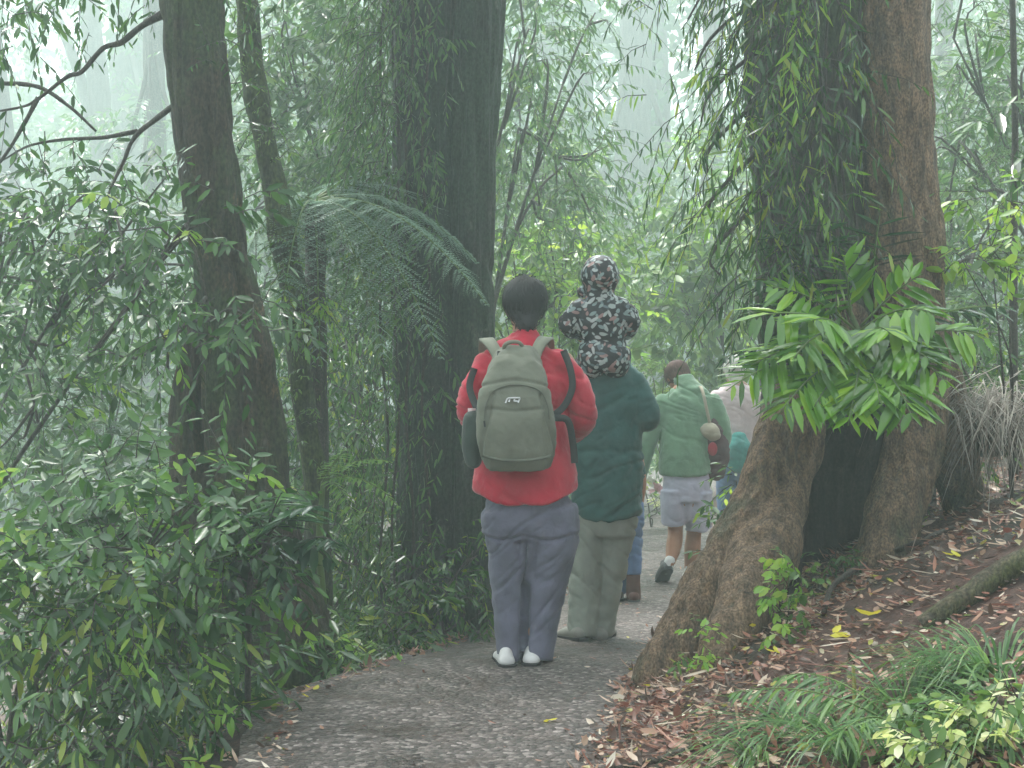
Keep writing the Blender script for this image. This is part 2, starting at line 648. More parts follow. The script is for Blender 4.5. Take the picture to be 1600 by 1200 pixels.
def ground_material():
    m, nt, out, N, link = nodes('forest_soil')
    v = coords(N, link)
    n1 = N('TexNoise')
    n1.inputs['Scale'].default_value = 2.3
    n1.inputs['Detail'].default_value = 8
    link(v, n1.inputs['Vector'])
    n2 = N('TexNoise')
    n2.inputs['Scale'].default_value = 38
    n2.inputs['Detail'].default_value = 6
    n2.inputs['Roughness'].default_value = .7
    link(v, n2.inputs['Vector'])
    r1 = ramp(N, [(.3, (.04, .023, .018)), (.52, (.11, .058, .045)), (.7, (.20, .11, .08))])
    link(n2.outputs[0], r1.inputs[0])
    r2 = ramp(N, [(.5, (0, 0, 0)), (.62, (1, 1, 1))])
    link(n1.outputs[0], r2.inputs[0])
    mx = N('MixRGB')
    link(r2.outputs[0], mx.inputs[0])
    link(r1.outputs[0], mx.inputs[1])
    mx.inputs[2].default_value = (.035, .03, .02, 1)
    b = N('BsdfPrincipled')
    b.inputs['Roughness'].default_value = .7
    link(mx.outputs[0], b.inputs['Base Color'])
    bp = N('Bump')
    bp.inputs['Distance'].default_value = .03
    link(n2.outputs[0], bp.inputs['Height'])
    link(bp.outputs[0], b.inputs['Normal'])
    link(b.outputs[0], out.inputs['Surface'])
    return m


def path_material():
    m, nt, out, N, link = nodes('wet_gravel')
    v = coords(N, link)
    vo = N('TexVoronoi')
    vo.inputs['Scale'].default_value = 58
    link(v, vo.inputs['Vector'])
    sep = N('SeparateColor')
    link(vo.outputs['Color'], sep.inputs[0])
    r1 = ramp(N, [(0, (.045, .037, .033)), (.5, (.108, .093, .084)), (.82, (.175, .152, .140)), (1, (.38, .34, .32))])
    link(sep.outputs[0], r1.inputs[0])
    n1 = N('TexNoise')
    n1.inputs['Scale'].default_value = 2.6
    n1.inputs['Detail'].default_value = 7
    n1.inputs['Roughness'].default_value = .65
    link(v, n1.inputs['Vector'])
    r2 = ramp(N, [(.34, (.34, .30, .28)), (.5, (.72, .68, .66)), (.66, (1.05, 1.02, 1.02))])
    link(n1.outputs[0], r2.inputs[0])
    mu = N('MixRGB', blend_type='MULTIPLY')
    mu.inputs[0].default_value = 1
    link(r1.outputs[0], mu.inputs[1])
    link(r2.outputs[0], mu.inputs[2])
    n3 = N('TexNoise')
    n3.inputs['Scale'].default_value = 5
    n3.inputs['Detail'].default_value = 5
    link(v, n3.inputs['Vector'])
    r3 = ramp(N, [(.56, (0, 0, 0)), (.68, (.75, .75, .75))])
    link(n3.outputs[0], r3.inputs[0])
    mx = N('MixRGB')
    link(r3.outputs[0], mx.inputs[0])
    link(mu.outputs[0], mx.inputs[1])
    mx.inputs[2].default_value = (.06, .04, .03, 1)
    b = N('BsdfPrincipled')
    rr = ramp(N, [(.38, (.30, .30, .30)), (.58, (.7, .7, .7))])
    link(n1.outputs[0], rr.inputs[0])
    link(rr.outputs[0], b.inputs['Roughness'])
    link(mx.outputs[0], b.inputs['Base Color'])
    bp = N('Bump')
    bp.inputs['Strength'].default_value = .8
    bp.inputs['Distance'].default_value = .02
    link(vo.outputs['Distance'], bp.inputs['Height'])
    bp.invert = True
    link(bp.outputs[0], b.inputs['Normal'])
    link(b.outputs[0], out.inputs['Surface'])
    return m


# ================================================================== terrain
Yk = [-20, 3, 4.5, 5.5, 6, 7.7, 10, 13, 17, 22, 30, 60, 140]
XL = [-.74, -.74, -.78, -.92, -.68, -.20, .45, .95, 1.25, 2.2, 5, 16, 45]
XR = [.25, .28, .32, .50, .60, .93, 1.45, 1.85, 2.2, 3.4, 6.2, 17, 46]
YZ = [-20, 5, 6.3, 7.3, 10.3, 13, 17, 25, 60, 140]
ZZ = [-1.30, -1.30, -1.35, -1.45, -1.63, -1.70, -1.78, -1.75, -1.2, -1.2]


def path_edges(y):
    return np.interp(y, Yk, XL), np.interp(y, Yk, XR)


def ground(x, y):
    x, y = np.asarray(x, float), np.asarray(y, float)
    xl, xr = path_edges(y)
    z = CZ + np.interp(y, YZ, ZZ)
    dr = np.clip(x - xr, 0, None)
    dl = np.clip(xl - x, 0, None)
    z = z + .47 * np.minimum(dr, 3.2) + .22 * np.clip(dr - 3.2, 0, 10)
    z = z - .45 * np.minimum(dl, 2.6) - .14 * np.clip(dl - 2.6, 0, 9)
    e = np.clip((dr + dl) / .5, 0, 1)
    P = np.stack([x, y, 0 * x], -1)
    z = z + np.clip(dr / .3, 0, 1) * .018 * fbm(P * 13 + 9, 2)
    z = z + e * (.07 * fbm(P * 1.1, 2) + .03 * fbm(P * 4.7 + 5, 2)) - .015 * (1 - e)
    return z


def gp(x, y):
    return np.array([x, y, float(ground(x, y))])


def grid(xs, ys, zf):
    X, Y = np.meshgrid(xs, ys)
    V = np.stack([X, Y, zf(X, Y)], -1).reshape(-1, 3)
    nx, ny = len(xs), len(ys)
    i = np.arange(ny - 1)[:, None] * nx
    j = np.arange(nx - 1)[None]
    f = np.stack([i + j, i + j + 1, i + nx + j + 1, i + nx + j], -1).reshape(-1, 4)
    g = Geo()
    g.add(V, f)
    return g


xs = np.concatenate([np.linspace(-90, -12, 27), np.linspace(-11, -4, 29), np.linspace(-3.9, 6, 166), np.linspace(6.25, 14, 32), np.linspace(16, 90, 26)])
ys = np.concatenate([np.linspace(-14, 1, 16), np.linspace(1.2, 2.8, 9), np.linspace(2.9, 12, 153), np.linspace(12.2, 24, 60), np.linspace(25, 125, 51)])
o = obj('ground', grid(xs, ys, ground), ground_material())
tag(o, kind='structure')

ys = np.concatenate([np.linspace(0, 2.9, 12), np.linspace(3, 12, 160), np.linspace(12.2, 34, 80)])
us = np.linspace(-.06, 1.06, 40)
U, Y = np.meshgrid(us, ys)
a, b = path_edges(Y)
wob = .06 * fbm(np.stack([Y * 1.7, U * 0 + (U > .5) * 9., U * 0], -1), 3)
X = a + (b - a) * U + wob * np.abs(2 * U - 1) ** 2
Zp = CZ + np.interp(Y, YZ, ZZ)
dome = np.clip(1 - np.abs(2 * U - 1) ** 4, -.6, 1)
Zp = Zp + .012 * dome + .006 * fbm(np.stack([X, Y, 0 * X], -1) * 5, 3)
V = np.stack([X, Y, Zp], -1).reshape(-1, 3)
nx, ny = len(us), len(ys)
i = np.arange(ny - 1)[:, None] * nx
j = np.arange(nx - 1)[None]
g = Geo()
g.add(V, np.stack([i + j, i + j + 1, i + nx + j + 1, i + nx + j], -1).reshape(-1, 4))
o = obj('path', g, path_material())
tag(o, kind='structure')

# leaf litter on the bank and along the path edges
g = Geo()
n = 30000
y = RNG.uniform(1.6, 10.5, n) ** 1.0
xl, xr = path_edges(y)
x = xr - .12 + RNG.exponential(1.1, n)
keep = x < xr + 3.2
n2 = 3000
y2 = RNG.uniform(3.2, 12, n2)
a2, b2 = path_edges(y2)
x2 = a2 + .1 - RNG.exponential(.35, n2)
n3 = 600
y3 = RNG.uniform(3.4, 12, n3)
a3, b3 = path_edges(y3)
x3 = b3 - (b3 - a3) * RNG.uniform(0, 1, n3) ** 2.2
x, y = np.concatenate([x[keep], x2, x3]), np.concatenate([y[keep], y2, y3])
n = len(x)
P = np.stack([x, y, ground(x, y) + RNG.uniform(.004, .035, n)], -1)
P[-n3:, 2] += .012
d = rnd(n)
d[:, 2] *= .25
leaves(g, P, d, np.array([0, 0, 1.]) + rnd(n, .35), (.012 + .075 * RNG.uniform(size=n) ** 2.4) * np.where(np.arange(n) >= n - n3, .5, 1.), (.008 + .026 * RNG.uniform(size=n) ** 1.6) * np.where(np.arange(n) >= n - n3, .5, 1.), (.3, .68, .45, .42, -.15, .15))
# bark flakes and short sticks among the leaves
k = 1500
yy = RNG.uniform(3, 9.5, k)
_, rr_ = path_edges(yy)
xx = rr_ + RNG.exponential(1., k)
dd = rnd(k)
dd[:, 2] *= .15
leaves(g, np.stack([xx, yy, ground(xx, yy) + .02], -1), dd, np.array([0, 0, 1.]) + rnd(k, .3), RNG.uniform(.05, .18, k), RNG.uniform(.004, .010, k), (.2, .8, .5, .5, .02, .3))
tag(obj('leaf_litter', g, M_litter), kind='stuff', label='wet brown and reddish leaf litter covering the bank and the path edges', cat='leaf litter')

# the few bright yellow fallen leaves
proto = None
for px, py in ((1368, 966), (1418, 845), (1500, 876), (1178, 990), (1218, 1026), (1405, 862), (1296, 998), (490, 1082), (484, 1095), (853, 1131), (1020, 1076), (1330, 1003)):
    D = 4.0
    for it in range(200):                      # walk along the view ray down to the ground
        p = at(px, py, D)
        if p[2] <= ground(p[0], p[1]) + .02:
            break
        D += .03
    if proto is None:
        g = Geo()
        leaves(g, [[0, 0, 0], [.01, .02, .012]], [[1, .3, .15], [.2, 1, .2]], [[0, -.3, 1], [.2, -.4, 1]], [.10, .08], [.05, .04], (.3, .68, .45, .42, -.1, .2))
        q = proto = obj('fallen_leaf', g, M_yellow)
    else:
        q = proto.copy()
        COL.objects.link(q)
    q.location = (p[0], p[1], float(ground(p[0], p[1])) + .03)
    q.rotation_euler = (RNG.uniform(-.2, .2), RNG.uniform(-.2, .2), RNG.uniform(0, 6.3))
    s = RNG.uniform(.5, .95) * (.6 if px < 1050 else 1)
    q.scale = (s, s, s)
    tag(q, 'small bright yellow leaf fallen on the ground', 'fallen leaf', 'yellow fallen leaves')


# ================================================================== plants: builders
def W(pts, D):
    """pixel points (px, py[, dD]) to places D (+ dD) metres away"""
    return np.array([at(p[0], p[1], D + (p[2] if len(p) > 2 else 0)) for p in pts])


def in_blob(c, r, n, shell=.55):
    v = norm(rnd(n)) * (RNG.uniform(shell ** 3, 1, n) ** (1 / 3))[:, None]
    return np.asarray(c) + v * np.asarray(r), v


def crown(leaf, twig, blobs, base, stem_r=.014, stems=True, mi=0, dirn=(0, 0, 0), **kw):
    """blobs: (px, py, D, rx, rz, sprays[, ry]); every blob hangs on a stem from base"""
    base = np.asarray(base, float)
    cs = [at(q[0], q[1], q[2]) for q in blobs]
    for bi, bl in enumerate(blobs):
        px, py, D, rx, rz, ns = bl[:6]
        ns = int(ns * kw.get('dens', 1))
        ry = bl[6] if len(bl) > 6 else (rx + rz) * .5
        c = at(px, py, D)
        r = np.array([rx, ry, rz])
        S, v = in_blob(c, r, ns)
        dn = v * np.array([1, 1, .6]) + rnd(ns, .45) + np.array([0, 0, .1]) + np.asarray(dirn)
        sprays(leaf, twig, S, dn, kw.get('length', .3), kw.get('k', 10), kw.get('L', .08), kw.get('W', .03), kw.get('shape', OVATE), kw.get('droop', .3), kw.get('hang', .35), kw.get('side', .8), mi, 0, kw.get('tw', .003), kw.get('far', False), kw.get('young', 0), kw.get('ymi', 1), kw.get('face', 0.))
        if stems:
            m = np.array([base[0] * .72 + c[0] * .28, base[1] * .7 + c[1] * .3, base[2] * .42 + c[2] * .58]) + rnd(1, .06)[0]
            lo_ = np.array([base[0] * .95 + m[0] * .05, base[1], base[2] * .5 + m[2] * .5]) + rnd(1, .02)[0]
            if bi < 3:
                sweep(twig, np.array([base, lo_, m, c]), [stem_r, stem_r * .85, stem_r * .6, stem_r * .25], n=6, k=5)
            else:
                near = min(cs[:bi], key=lambda q_: np.linalg.norm(q_ - c))
                m = near * .5 + c * .5 + np.array([0, 0, .04])
                sweep(twig, np.array([near, m, c]), [stem_r * .4, stem_r * .32, stem_r * .2], n=5, k=4)
            for q in range(min(3, ns // 8)):
                sweep(twig, np.array([m * .4 + c * .6, (S[q] + c) / 2 + rnd(1, .04)[0], S[q]]), [stem_r * .4, stem_r * .3, .002], n=5, k=3)


def bush(name, label, cat, base, blobs, mats=None, group=None, extra=None, stem_name='stem', **kw):
    base = np.asarray(base, float)
    e = empty(name, base, label, cat, group)
    leaf, twig = Geo(), Geo()
    crown(leaf, twig, blobs, base, **kw)
    if extra:
        extra(leaf, twig)
    obj('foliage', leaf, mats or [M_mid, M_young], e)
    obj(stem_name, twig, kw.get('bark', M_twig), e)
    return e


def trunk_geo(pts, radii, n=22, k=8, amp=.10, freq=5., zst=.25, seed=0.):
    g = Geo()
    sweep(g, pts, radii, n=n, k=k, rough=(amp, freq, zst), seed=seed)
    return g


def shade_canopy(parent, c, r, n, shade_bough_from, mats=None):
    """unseen crown added above the frame to shade ground and near mist: leaf sprays on boughs"""
    lf, tw = Geo(), Geo()
    c = np.asarray(c, float)
    k = max(6, n // 60)
    cl, v = in_blob(c, r, k, .2)
    for q in range(k):
        sweep(tw, np.array([shade_bough_from, (np.asarray(shade_bough_from) + cl[q]) / 2 + rnd(1, .2)[0], cl[q]]), [.07, .045, .01], n=6, k=4)
    S = np.repeat(cl, n // k, 0) + rnd((n // k) * k) * np.array([.75, .75, .28])
    sprays(lf, tw, S, rnd(len(S)) * np.array([1, 1, .3]) + np.array([0, 0, -.1]), .55, 12, CAN_L, CAN_L * .42, OVATE, .35, .35, tw=.005, far=True)
    obj('crown', lf, mats or [M_mid], parent)  # crown and boughs are added out of view to dim the light below
    obj('shade_bough', tw, M_branch, parent)


CAN_L, CAN_N = .20, 300
# ================================================================== the leaning mossy tree on the left
D1 = 6.6
b1 = gp(at(455, 1000, D1)[0], D1)
e = empty('tree', b1, 'dark mossy leaning tree at the left path edge, with bare branches reaching left', 'tree')
g = Geo()
sweep(g, np.vstack([W([(262, -620), (282, -250), (300, 0), (322, 200), (344, 400), (360, 560), (385, 720), (420, 860), (452, 980)], D1), [b1[0] + .02, b1[1], b1[2] - .25]]),
      [.13, .135, .14, .135, .125, .15, .16, .165, .185, .26], n=72, k=26, rough=(.16, 6, .22), seed=3, furrow=.016)
sweep(g, W([(372, 380, -.05), (388, 470, -.05), (402, 560, -.08), (415, 680, -.06), (432, 820, -.05), (470, 1040, -.1)], D1), [.03, .06, .085, .10, .10, .10], n=40, k=18, rough=(.2, 9, .3), seed=9, furrow=.012)
sweep(g, W([(330, 420), (310, 560), (300, 680), (320, 820), (380, 980)], D1 + .1), [.04, .09, .11, .12, .12], n=40, k=18, rough=(.2, 7, .3), seed=5, furrow=.012)
obj('trunk', g, M_bark_brownmoss, e)


def limb(pts, D, r, parent, mat=M_branch, name='branch', n=7):
    gg = Geo()
    sweep(gg, W(pts, D), r, n=n, k=6, rough=(.15, 22, .6), seed=len(pts))
    return obj(name, gg, mat, parent)


shade_canopy(e, (-3.6, 5.2, 7.0), (3.4, 3.4, 1.3), CAN_N * 2, at(262, -620, D1))  # unseen crown made denser here to dim the light on the left
limb([(262, 18), (222, 40), (190, 66), (160, 76), (128, 112), (105, 120), (60, 154), (30, 168), (-60, 182)], D1, [.021, .016, .014, .012, .011, .010, .008, .006, .003], e)
limb([(60, 152), (40, 190), (10, 240), (-30, 290)], D1, [.012, .010, .008, .005], e)
limb([(282, 158), (245, 185), (210, 215), (192, 255), (175, 290), (160, 330)], D1, [.017, .013, .011, .009, .007, .005], e)
limb([(150, 205), (110, 168), (60, 136), (0, 130), (-60, 128)], D1 + .4, [.006, .009, .012, .012, .01], e)
limb([(215, 205), (160, 215), (100, 218), (45, 228), (5, 250)], D1 + .1, [.012, .010, .008, .006, .004], e)
lf, tw = Geo(), Geo()
S = W([(150, 215), (115, 215), (60, 225), (35, 200), (20, 230), (60, 300), (100, 310), (170, 290), (140, 275), (30, 330), (190, 265), (10, 170), (120, 240), (70, 205)], D1)
sprays(lf, tw, S, rnd(len(S), .6) + np.array([-.2, 0, -.5]), .22, 6, .075, .026, OVATE, .4, .8)
S = W([(345, 90), (360, 130), (330, 75), (365, 160), (372, 240), (380, 300), (300, 80), (330, 95), (350, 60), (380, 190)], D1 - .12)
sprays(lf, tw, S, rnd(len(S), .5) + np.array([.5, -.3, .1]), .2, 9, .055, .014, LANCE, .3, .3)
lf2 = Geo()
S = W([(80, -40), (20, -30), (330, -60), (230, -120), (20, 20), (0, 40), (150, -20), (400, -120), (120, -160), (-40, -100)], D1 + .2)
sprays(lf, tw, np.repeat(S, 8, 0) + rnd(80, .22), rnd(80, .5) + np.array([0, 0, -.3]), .3, 10, .08, .024, LANCE, .5, .6)
obj('foliage', lf, [M_glossy, M_young], e)
obj('twig', tw, M_branch, e)

# ================================================================== the thin mossy tree beside it
D2 = 7.3
b2 = gp(at(500, 900, D2)[0], D2)
e = empty('tree', b2, 'thin crooked tree covered in green moss, just right of the leaning tree', 'tree')
g = trunk_geo(np.vstack([W([(372, -420), (380, -150), (386, 0), (392, 90), (410, 200), (428, 290), (446, 390), (462, 480), (468, 570), (482, 680), (496, 800)], D2), [b2[0], b2[1], b2[2] - .2]]),
              [.05, .055, .058, .06, .058, .062, .075, .068, .060, .058, .062, .07], n=14, k=7, amp=.22, freq=9, zst=.5, seed=8)
obj('trunk', g, M_bark_green, e)
lf, tw = Geo(), Geo()
pts = W([(380 + i * 4.3 + 8 * math.sin(i), i * 28) for i in range(27)], D2 - .06)
S = np.repeat(pts, 4, 0) + rnd(108, .05)
sprays(lf, tw, S, rnd(108, 1.) + np.array([.1, -.4, -.1]), .12, 8, .035, .010, LANCE, .4, .5)
S = W([(452, 462), (470, 455), (490, 470), (505, 480), (460, 490), (480, 500), (445, 440), (500, 462)], D2 - .1)
sprays(lf, tw, np.repeat(S, 3, 0), rnd(24, .5) + np.array([.6, -.2, -.3]), .22, 11, .055, .013, LANCE, .5, .5, young=.5)
obj('foliage', lf, [M_light, M_young], e)
obj('twig', tw, M_branch, e)
limb([(402, 420), (385, 405), (370, 385), (350, 350)], D2, [.012, .010, .008, .006], e)

# ================================================================== the massive double tree left of the walkers
D3 = 8.0
b3 = gp(at(705, 980, D3)[0], D3)
e = empty('tree', b3, 'massive dark double-stemmed tree left of the person in red', 'tree')
g = Geo()
sweep(g, np.vstack([W([(650, -900), (655, -300), (664, 0), (668, 200), (672, 400), (678, 600), (688, 800), (695, 930)], D3), [at(697, 0, D3)[0], D3, b3[2] - .3]]),
      [.20, .20, .195, .19, .20, .215, .235, .27, .36], n=90, k=26, rough=(.10, 5, .12), seed=21, furrow=.018)
sweep(g, np.vstack([W([(800, -900), (772, -300), (752, 0), (742, 200), (735, 400), (733, 600), (735, 800), (738, 930)], D3 - .1), [at(740, 0, D3)[0], D3 - .1, b3[2] - .3]]),
      [.13, .135, .135, .13, .125, .14, .165, .19, .26], n=80, k=26, rough=(.12, 6, .12), seed=27, furrow=.018)
obj('trunk', g, M_bark_dark, e)
shade_canopy(e, (-.3, 9.6, 8.0), (3.6, 3.6, 1.4), CAN_N, at(655, -800, D3))
# leafy climber on its left side
e2 = empty('climbing_vine', b3 + np.array([-.2, -.25, .05]), 'leafy climber clinging to the left side of the massive double tree', 'climber')
lf, tw = Geo(), Geo()
for x0 in (618, 640, 665, 600):
    sweep(tw, W([(x0 + 6 * math.sin(q + x0), 980 - q * 62) for q in range(20)], D3 - .27), np.full(20, .008), n=5, k=3)
n = 620
S = np.array([at(RNG.uniform(535, 700) if q % 3 else RNG.normal(600, 22), RNG.uniform(-160, 980) if q % 2 else RNG.uniform(-200, 500), D3 - .32 + RNG.uniform(-.1, .25)) for q in range(n)])
sprays(lf, tw, S, rnd(n, .5) + np.array([-.5, -.5, -.45]), .24, 10, .080, .017, LANCE, .6, .7)
obj('foliage', lf, [M_mid, M_young], e2)
obj('stem', tw, M_twig, e2)

# ================================================================== the big buttressed tree on the right
b5 = gp(1.32, 6.5)
e5 = empty('tree', b5, 'huge buttressed tree on the right with a dark hollow between its roots', 'tree')
g = Geo()
gd = Geo()
sweep(gd, W([(1262, -700, .3), (1258, -200, .3), (1258, 100, .3), (1264, 300, .3), (1268, 450, .3), (1275, 560, .35), (1285, 640, .4)], 6.2), [.27, .265, .26, .25, .25, .26, .25], n=24, k=6)
sweep(g, W([(1385, -700, .2), (1392, -200, .2), (1398, 100, .2), (1404, 300, .2), (1418, 430, .2), (1430, 540, .2), (1430, 640, .15), (1418, 730, .1), (1396, 810, 0), (1372, 890, -.1), (1350, 960, -.1)], 6.2),
      [.17, .165, .16, .165, .165, .15, .14, .13, .125, .12, .10], n=20, k=6)
sweep(g, W([(1300, 470, .15), (1262, 560, .1), (1232, 640, 0), (1208, 700, -.05), (1182, 790, -.12), (1142, 880, -.2), (1090, 965, -.3), (1040, 1050, -.4), (1005, 1110, -.45)], 6.2),
      [.16, .14, .11, .105, .13, .14, .13, .115, .09], n=18, k=6)
sweep(g, W([(1262, 600, .1), (1240, 700, .05), (1216, 790, -.1), (1188, 880, -.35), (1156, 960, -.6), (1126, 1036, -.75), (1100, 1090, -.8)], 6.2),
      [.10, .115, .13, .135, .12, .10, .07], n=18, k=6)
sweep(g, W([(1135, 1020, -.72), (1100, 1052, -.76), (1060, 1072, -.7), (1015, 1092, -.62)], 6.2), [.05, .045, .04, .02], n=10, k=5)
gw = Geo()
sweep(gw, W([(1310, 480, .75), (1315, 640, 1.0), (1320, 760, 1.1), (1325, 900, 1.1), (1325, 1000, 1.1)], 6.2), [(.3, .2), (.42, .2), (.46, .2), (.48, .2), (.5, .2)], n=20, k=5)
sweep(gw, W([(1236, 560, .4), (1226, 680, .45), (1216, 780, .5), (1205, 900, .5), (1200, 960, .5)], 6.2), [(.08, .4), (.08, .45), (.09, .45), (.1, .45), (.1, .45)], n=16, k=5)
sweep(g, W([(1450, 500, .35), (1475, 640, .4), (1500, 760, .5), (1530, 860, .6)], 6.2), [.12, .12, .12, .12], n=14, k=5)


def bark_disp(P):
    q = P * np.array([9, 9, 1.6])
    return .022 * (1 - np.abs(fbm(q, 3))) - .012 + .02 * fbm(P * 3.1, 2) - .011 * np.exp(-(vnoise(P * np.array([19, 19, 3.2])) / .22) ** 2)


blend('trunk', g, M_bark_brown, e5, voxel=.015, smooth=5, disp=bark_disp)
blend('mossy_stem', gd, M_bark_moss, e5, voxel=.017, smooth=4, disp=bark_disp)
blend('hollow_wall', gw, bark_mat('hollow_shade_wood', (.009, .007, .006), (.045, .034, .025), None, sc=20, rough=.8), e5, voxel=.02, smooth=4, disp=bark_disp)  # inner wall near-black: the hollow's shade is put into its colour

shade_canopy(e5, (3.2, 7.0, 7.2), (3.2, 4.2, 1.4), CAN_N, at(1300, -690, 6.4))
# narrow-leaved climber hanging over its dark left half
e6 = empty('climbing_vine', gp(1.2, 6.05), 'narrow-leaved climber hanging over the left half of the huge right tree', 'climber')
lf, tw = Geo(), Geo()
for q in range(9):
    x0 = 1185 + q * 19
    pts = [(x0 + 10 * math.sin(j * .9 + q), 520 - j * 75 - (q % 3) * 30, -.08 * math.sin(math.pi * q / 8)) for j in range(13)]
    sweep(tw, W(pts, 6.2), np.full(13, .007), n=5, k=3)
n = 235
pxs = np.where(RNG.uniform(size=n) < .85, RNG.normal(1225, 45, n), RNG.normal(1305, 22, n))
pys = RNG.uniform(-260, 470, n)
S = np.array([at(a_, b_, 6.18 - .24 * max(0., 1 - abs(a_ - 1265) / 150) + RNG.uniform(-.1, .05)) for a_, b_ in zip(pxs, pys)])
dn = rnd(n, .45) + np.array([-.1, -.5, -.75]) + np.stack([(pxs - 1270) / 160, 0 * pxs, 0 * pxs], -1)
sprays(lf, tw, S, dn, .30, 12, .10, .016, LANCE, .6, .55, young=.09, tw=.0035)
# side sprays spreading towards the path
n = 80
pxs = 1195 - np.abs(RNG.normal(0, 75, n))
pys = np.array([RNG.uniform(-160, 150 + 300 * (max(q - 1030, 1) / 150) ** .7) for q in pxs])
S = np.array([at(a_, b_, 6.3 + RNG.uniform(-.3, .5)) for a_, b_ in zip(pxs, pys)])
sprays(lf, tw, S, rnd(n, .5) + np.array([-.45, 0, -.5]), .30, 11, .085, .013, LANCE, .7, .7, young=.05)
for q in range(7):
    sweep(tw, W([(1240, -160 + 70 * q), (1170, -150 + 80 * q), (1110, -110 + 85 * q), (1065 + 10 * q, -50 + 80 * q)], 6.3), [.014, .011, .008, .004], n=5, k=4)
obj('foliage', lf, [M_vine, M_young], e6)
obj('stem', tw, M_branch, e6)

# ================================================================== glossy palm-like plant on the trunk
pb = at(1330, 560, 5.95)
e7 = empty('epiphyte_palm', pb, 'bright glossy plant with broad feathery fronds growing on the huge right tree', 'plant')
lf, st, lf2 = Geo(), Geo(), Geo()
o1, o2, o3 = at(1300, 505, 5.8), at(1345, 560, 5.75), at(1320, 600, 5.75)
sweep(st, np.array([at(1340, 640, 5.95), at(1352, 590, 5.85), at(1345, 530, 5.85), at(1320, 470, 5.9)]), [.012, .014, .013, .01], n=7, k=5)
PF = [  # origin, tip, arch, pairs, leaflet length, width, droop
    ((1330, 520, 5.75), (1165, 500, 5.5), .12, 10, .24, .031, .60),
    ((1335, 515, 5.75), (1205, 448, 5.7), .08, 9, .22, .034, .3),
    ((1340, 520, 5.75), (1460, 490, 5.5), .12, 8, .24, .050, .65),
    ((1345, 510, 5.8), (1440, 428, 5.7), .05, 8, .22, .036, .3),
    ((1335, 570, 5.7), (1215, 650, 5.35), .18, 12, .24, .036, .5),
    ((1320, 560, 5.7), (1135, 610, 5.45), .14, 12, .21, .026, .45),
    ((1345, 580, 5.65), (1425, 655, 5.3), .18, 10, .24, .044, .5),
    ((1345, 570, 5.65), (1325, 665, 5.3), .16, 9, .22, .038, .4),
    ((1360, 550, 5.8), (1545, 530, 5.6), .14, 11, .20, .030, .55),
    ((1330, 500, 5.8), (1318, 400, 5.7), .02, 8, .20, .032, .2),
    ((1350, 560, 5.7), (1480, 600, 5.4), .14, 9, .2, .036, .5),
    ((1315, 530, 5.8), (1240, 560, 5.35), .14, 9, .22, .034, .5),
    ((1330, 540, 5.75), (1270, 500, 5.4), .10, 8, .22, .034, .5),
    ((1340, 540, 5.75), (1390, 520, 5.4), .10, 8, .22, .036, .5),
    ((1330, 590, 5.7), (1270, 640, 5.35), .14, 9, .22, .036, .5),
    ((1340, 590, 5.7), (1375, 630, 5.3), .14, 8, .22, .040, .5),
    ((1325, 560, 5.75), (1175, 570, 5.5), .13, 10, .22, .030, .5),
    ((1345, 560, 5.75), (1450, 560, 5.4), .12, 9, .22, .038, .5),
]
for a_, b_, ar, pr, L_, W_, dr in PF:
    frond(lf, st, at(*a_), at(*b_), ar, int(pr * 1.25), L_ * 1.08, W_ * 1.15, PALM, dr * .8, .45, .006, .20, up=(0, -.56, .83))
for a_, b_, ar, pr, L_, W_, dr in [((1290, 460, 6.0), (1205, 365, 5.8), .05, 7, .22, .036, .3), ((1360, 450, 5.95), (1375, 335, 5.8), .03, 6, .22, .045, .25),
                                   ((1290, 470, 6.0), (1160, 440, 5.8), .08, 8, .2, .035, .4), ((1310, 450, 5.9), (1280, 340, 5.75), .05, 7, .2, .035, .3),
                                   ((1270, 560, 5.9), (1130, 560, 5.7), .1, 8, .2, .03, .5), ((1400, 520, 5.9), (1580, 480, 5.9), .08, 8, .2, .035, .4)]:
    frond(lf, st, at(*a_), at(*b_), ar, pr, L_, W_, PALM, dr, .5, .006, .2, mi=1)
obj('frond', lf, [M_palm, M_dark_palm], e7)
obj('stem', st, M_greenstem, e7)

# ================================================================== left side shrubs
# hanging dark leafy crown in the upper left
base = gp(-3.1, 7.4)
bush('understory_tree', 'slender tree with drooping dark glossy leaves filling the upper left', 'tree', base,
     [(40, 330, 7.3, .45, .28, 46), (180, 330, 7.2, .5, .25, 52), (290, 350, 6.3, .35, .22, 30), (60, 440, 7.2, .5, .32, 54), (200, 440, 7.0, .5, .28, 46),
      (30, 560, 7.0, .35, .35, 36), (60, 660, 6.8, .3, .25, 20), (330, 500, 6.2, .30, .20, 28), (250, 540, 6.6, .3, .2, 18), (-60, 450, 7.3, .5, .5, 40), (390, 495, 6.1, .14, .1, 10)],
     [M_glossy, M_young], face=.55, dens=1.05, length=.30, k=11, L=.088, W=.031, droop=.5, hang=.45, young=.06, stem_r=.022, bark=M_branch, stem_name='trunk')

bush('shrub', 'wet glossy shrub with white-shining leaves in the middle left, in front of the leaning tree', 'shrub', gp(-2.0, 5.6),
     [(60, 830, 5.5, .30, .20, 36), (190, 800, 5.5, .32, .22, 44), (300, 790, 5.4, .25, .18, 34), (370, 820, 5.3, .14, .14, 14), (150, 900, 5.2, .35, .2, 40), (290, 910, 5.2, .3, .2, 34),
      (30, 930, 5.2, .25, .2, 24), (240, 860, 5.2, .3, .2, 28), (-60, 870, 5.5, .3, .35, 30)],
     [M_glossy, M_young], face=.55, dens=.95, length=.26, k=11, L=.085, W=.033, droop=.4, hang=.22, young=.13, stem_r=.014)

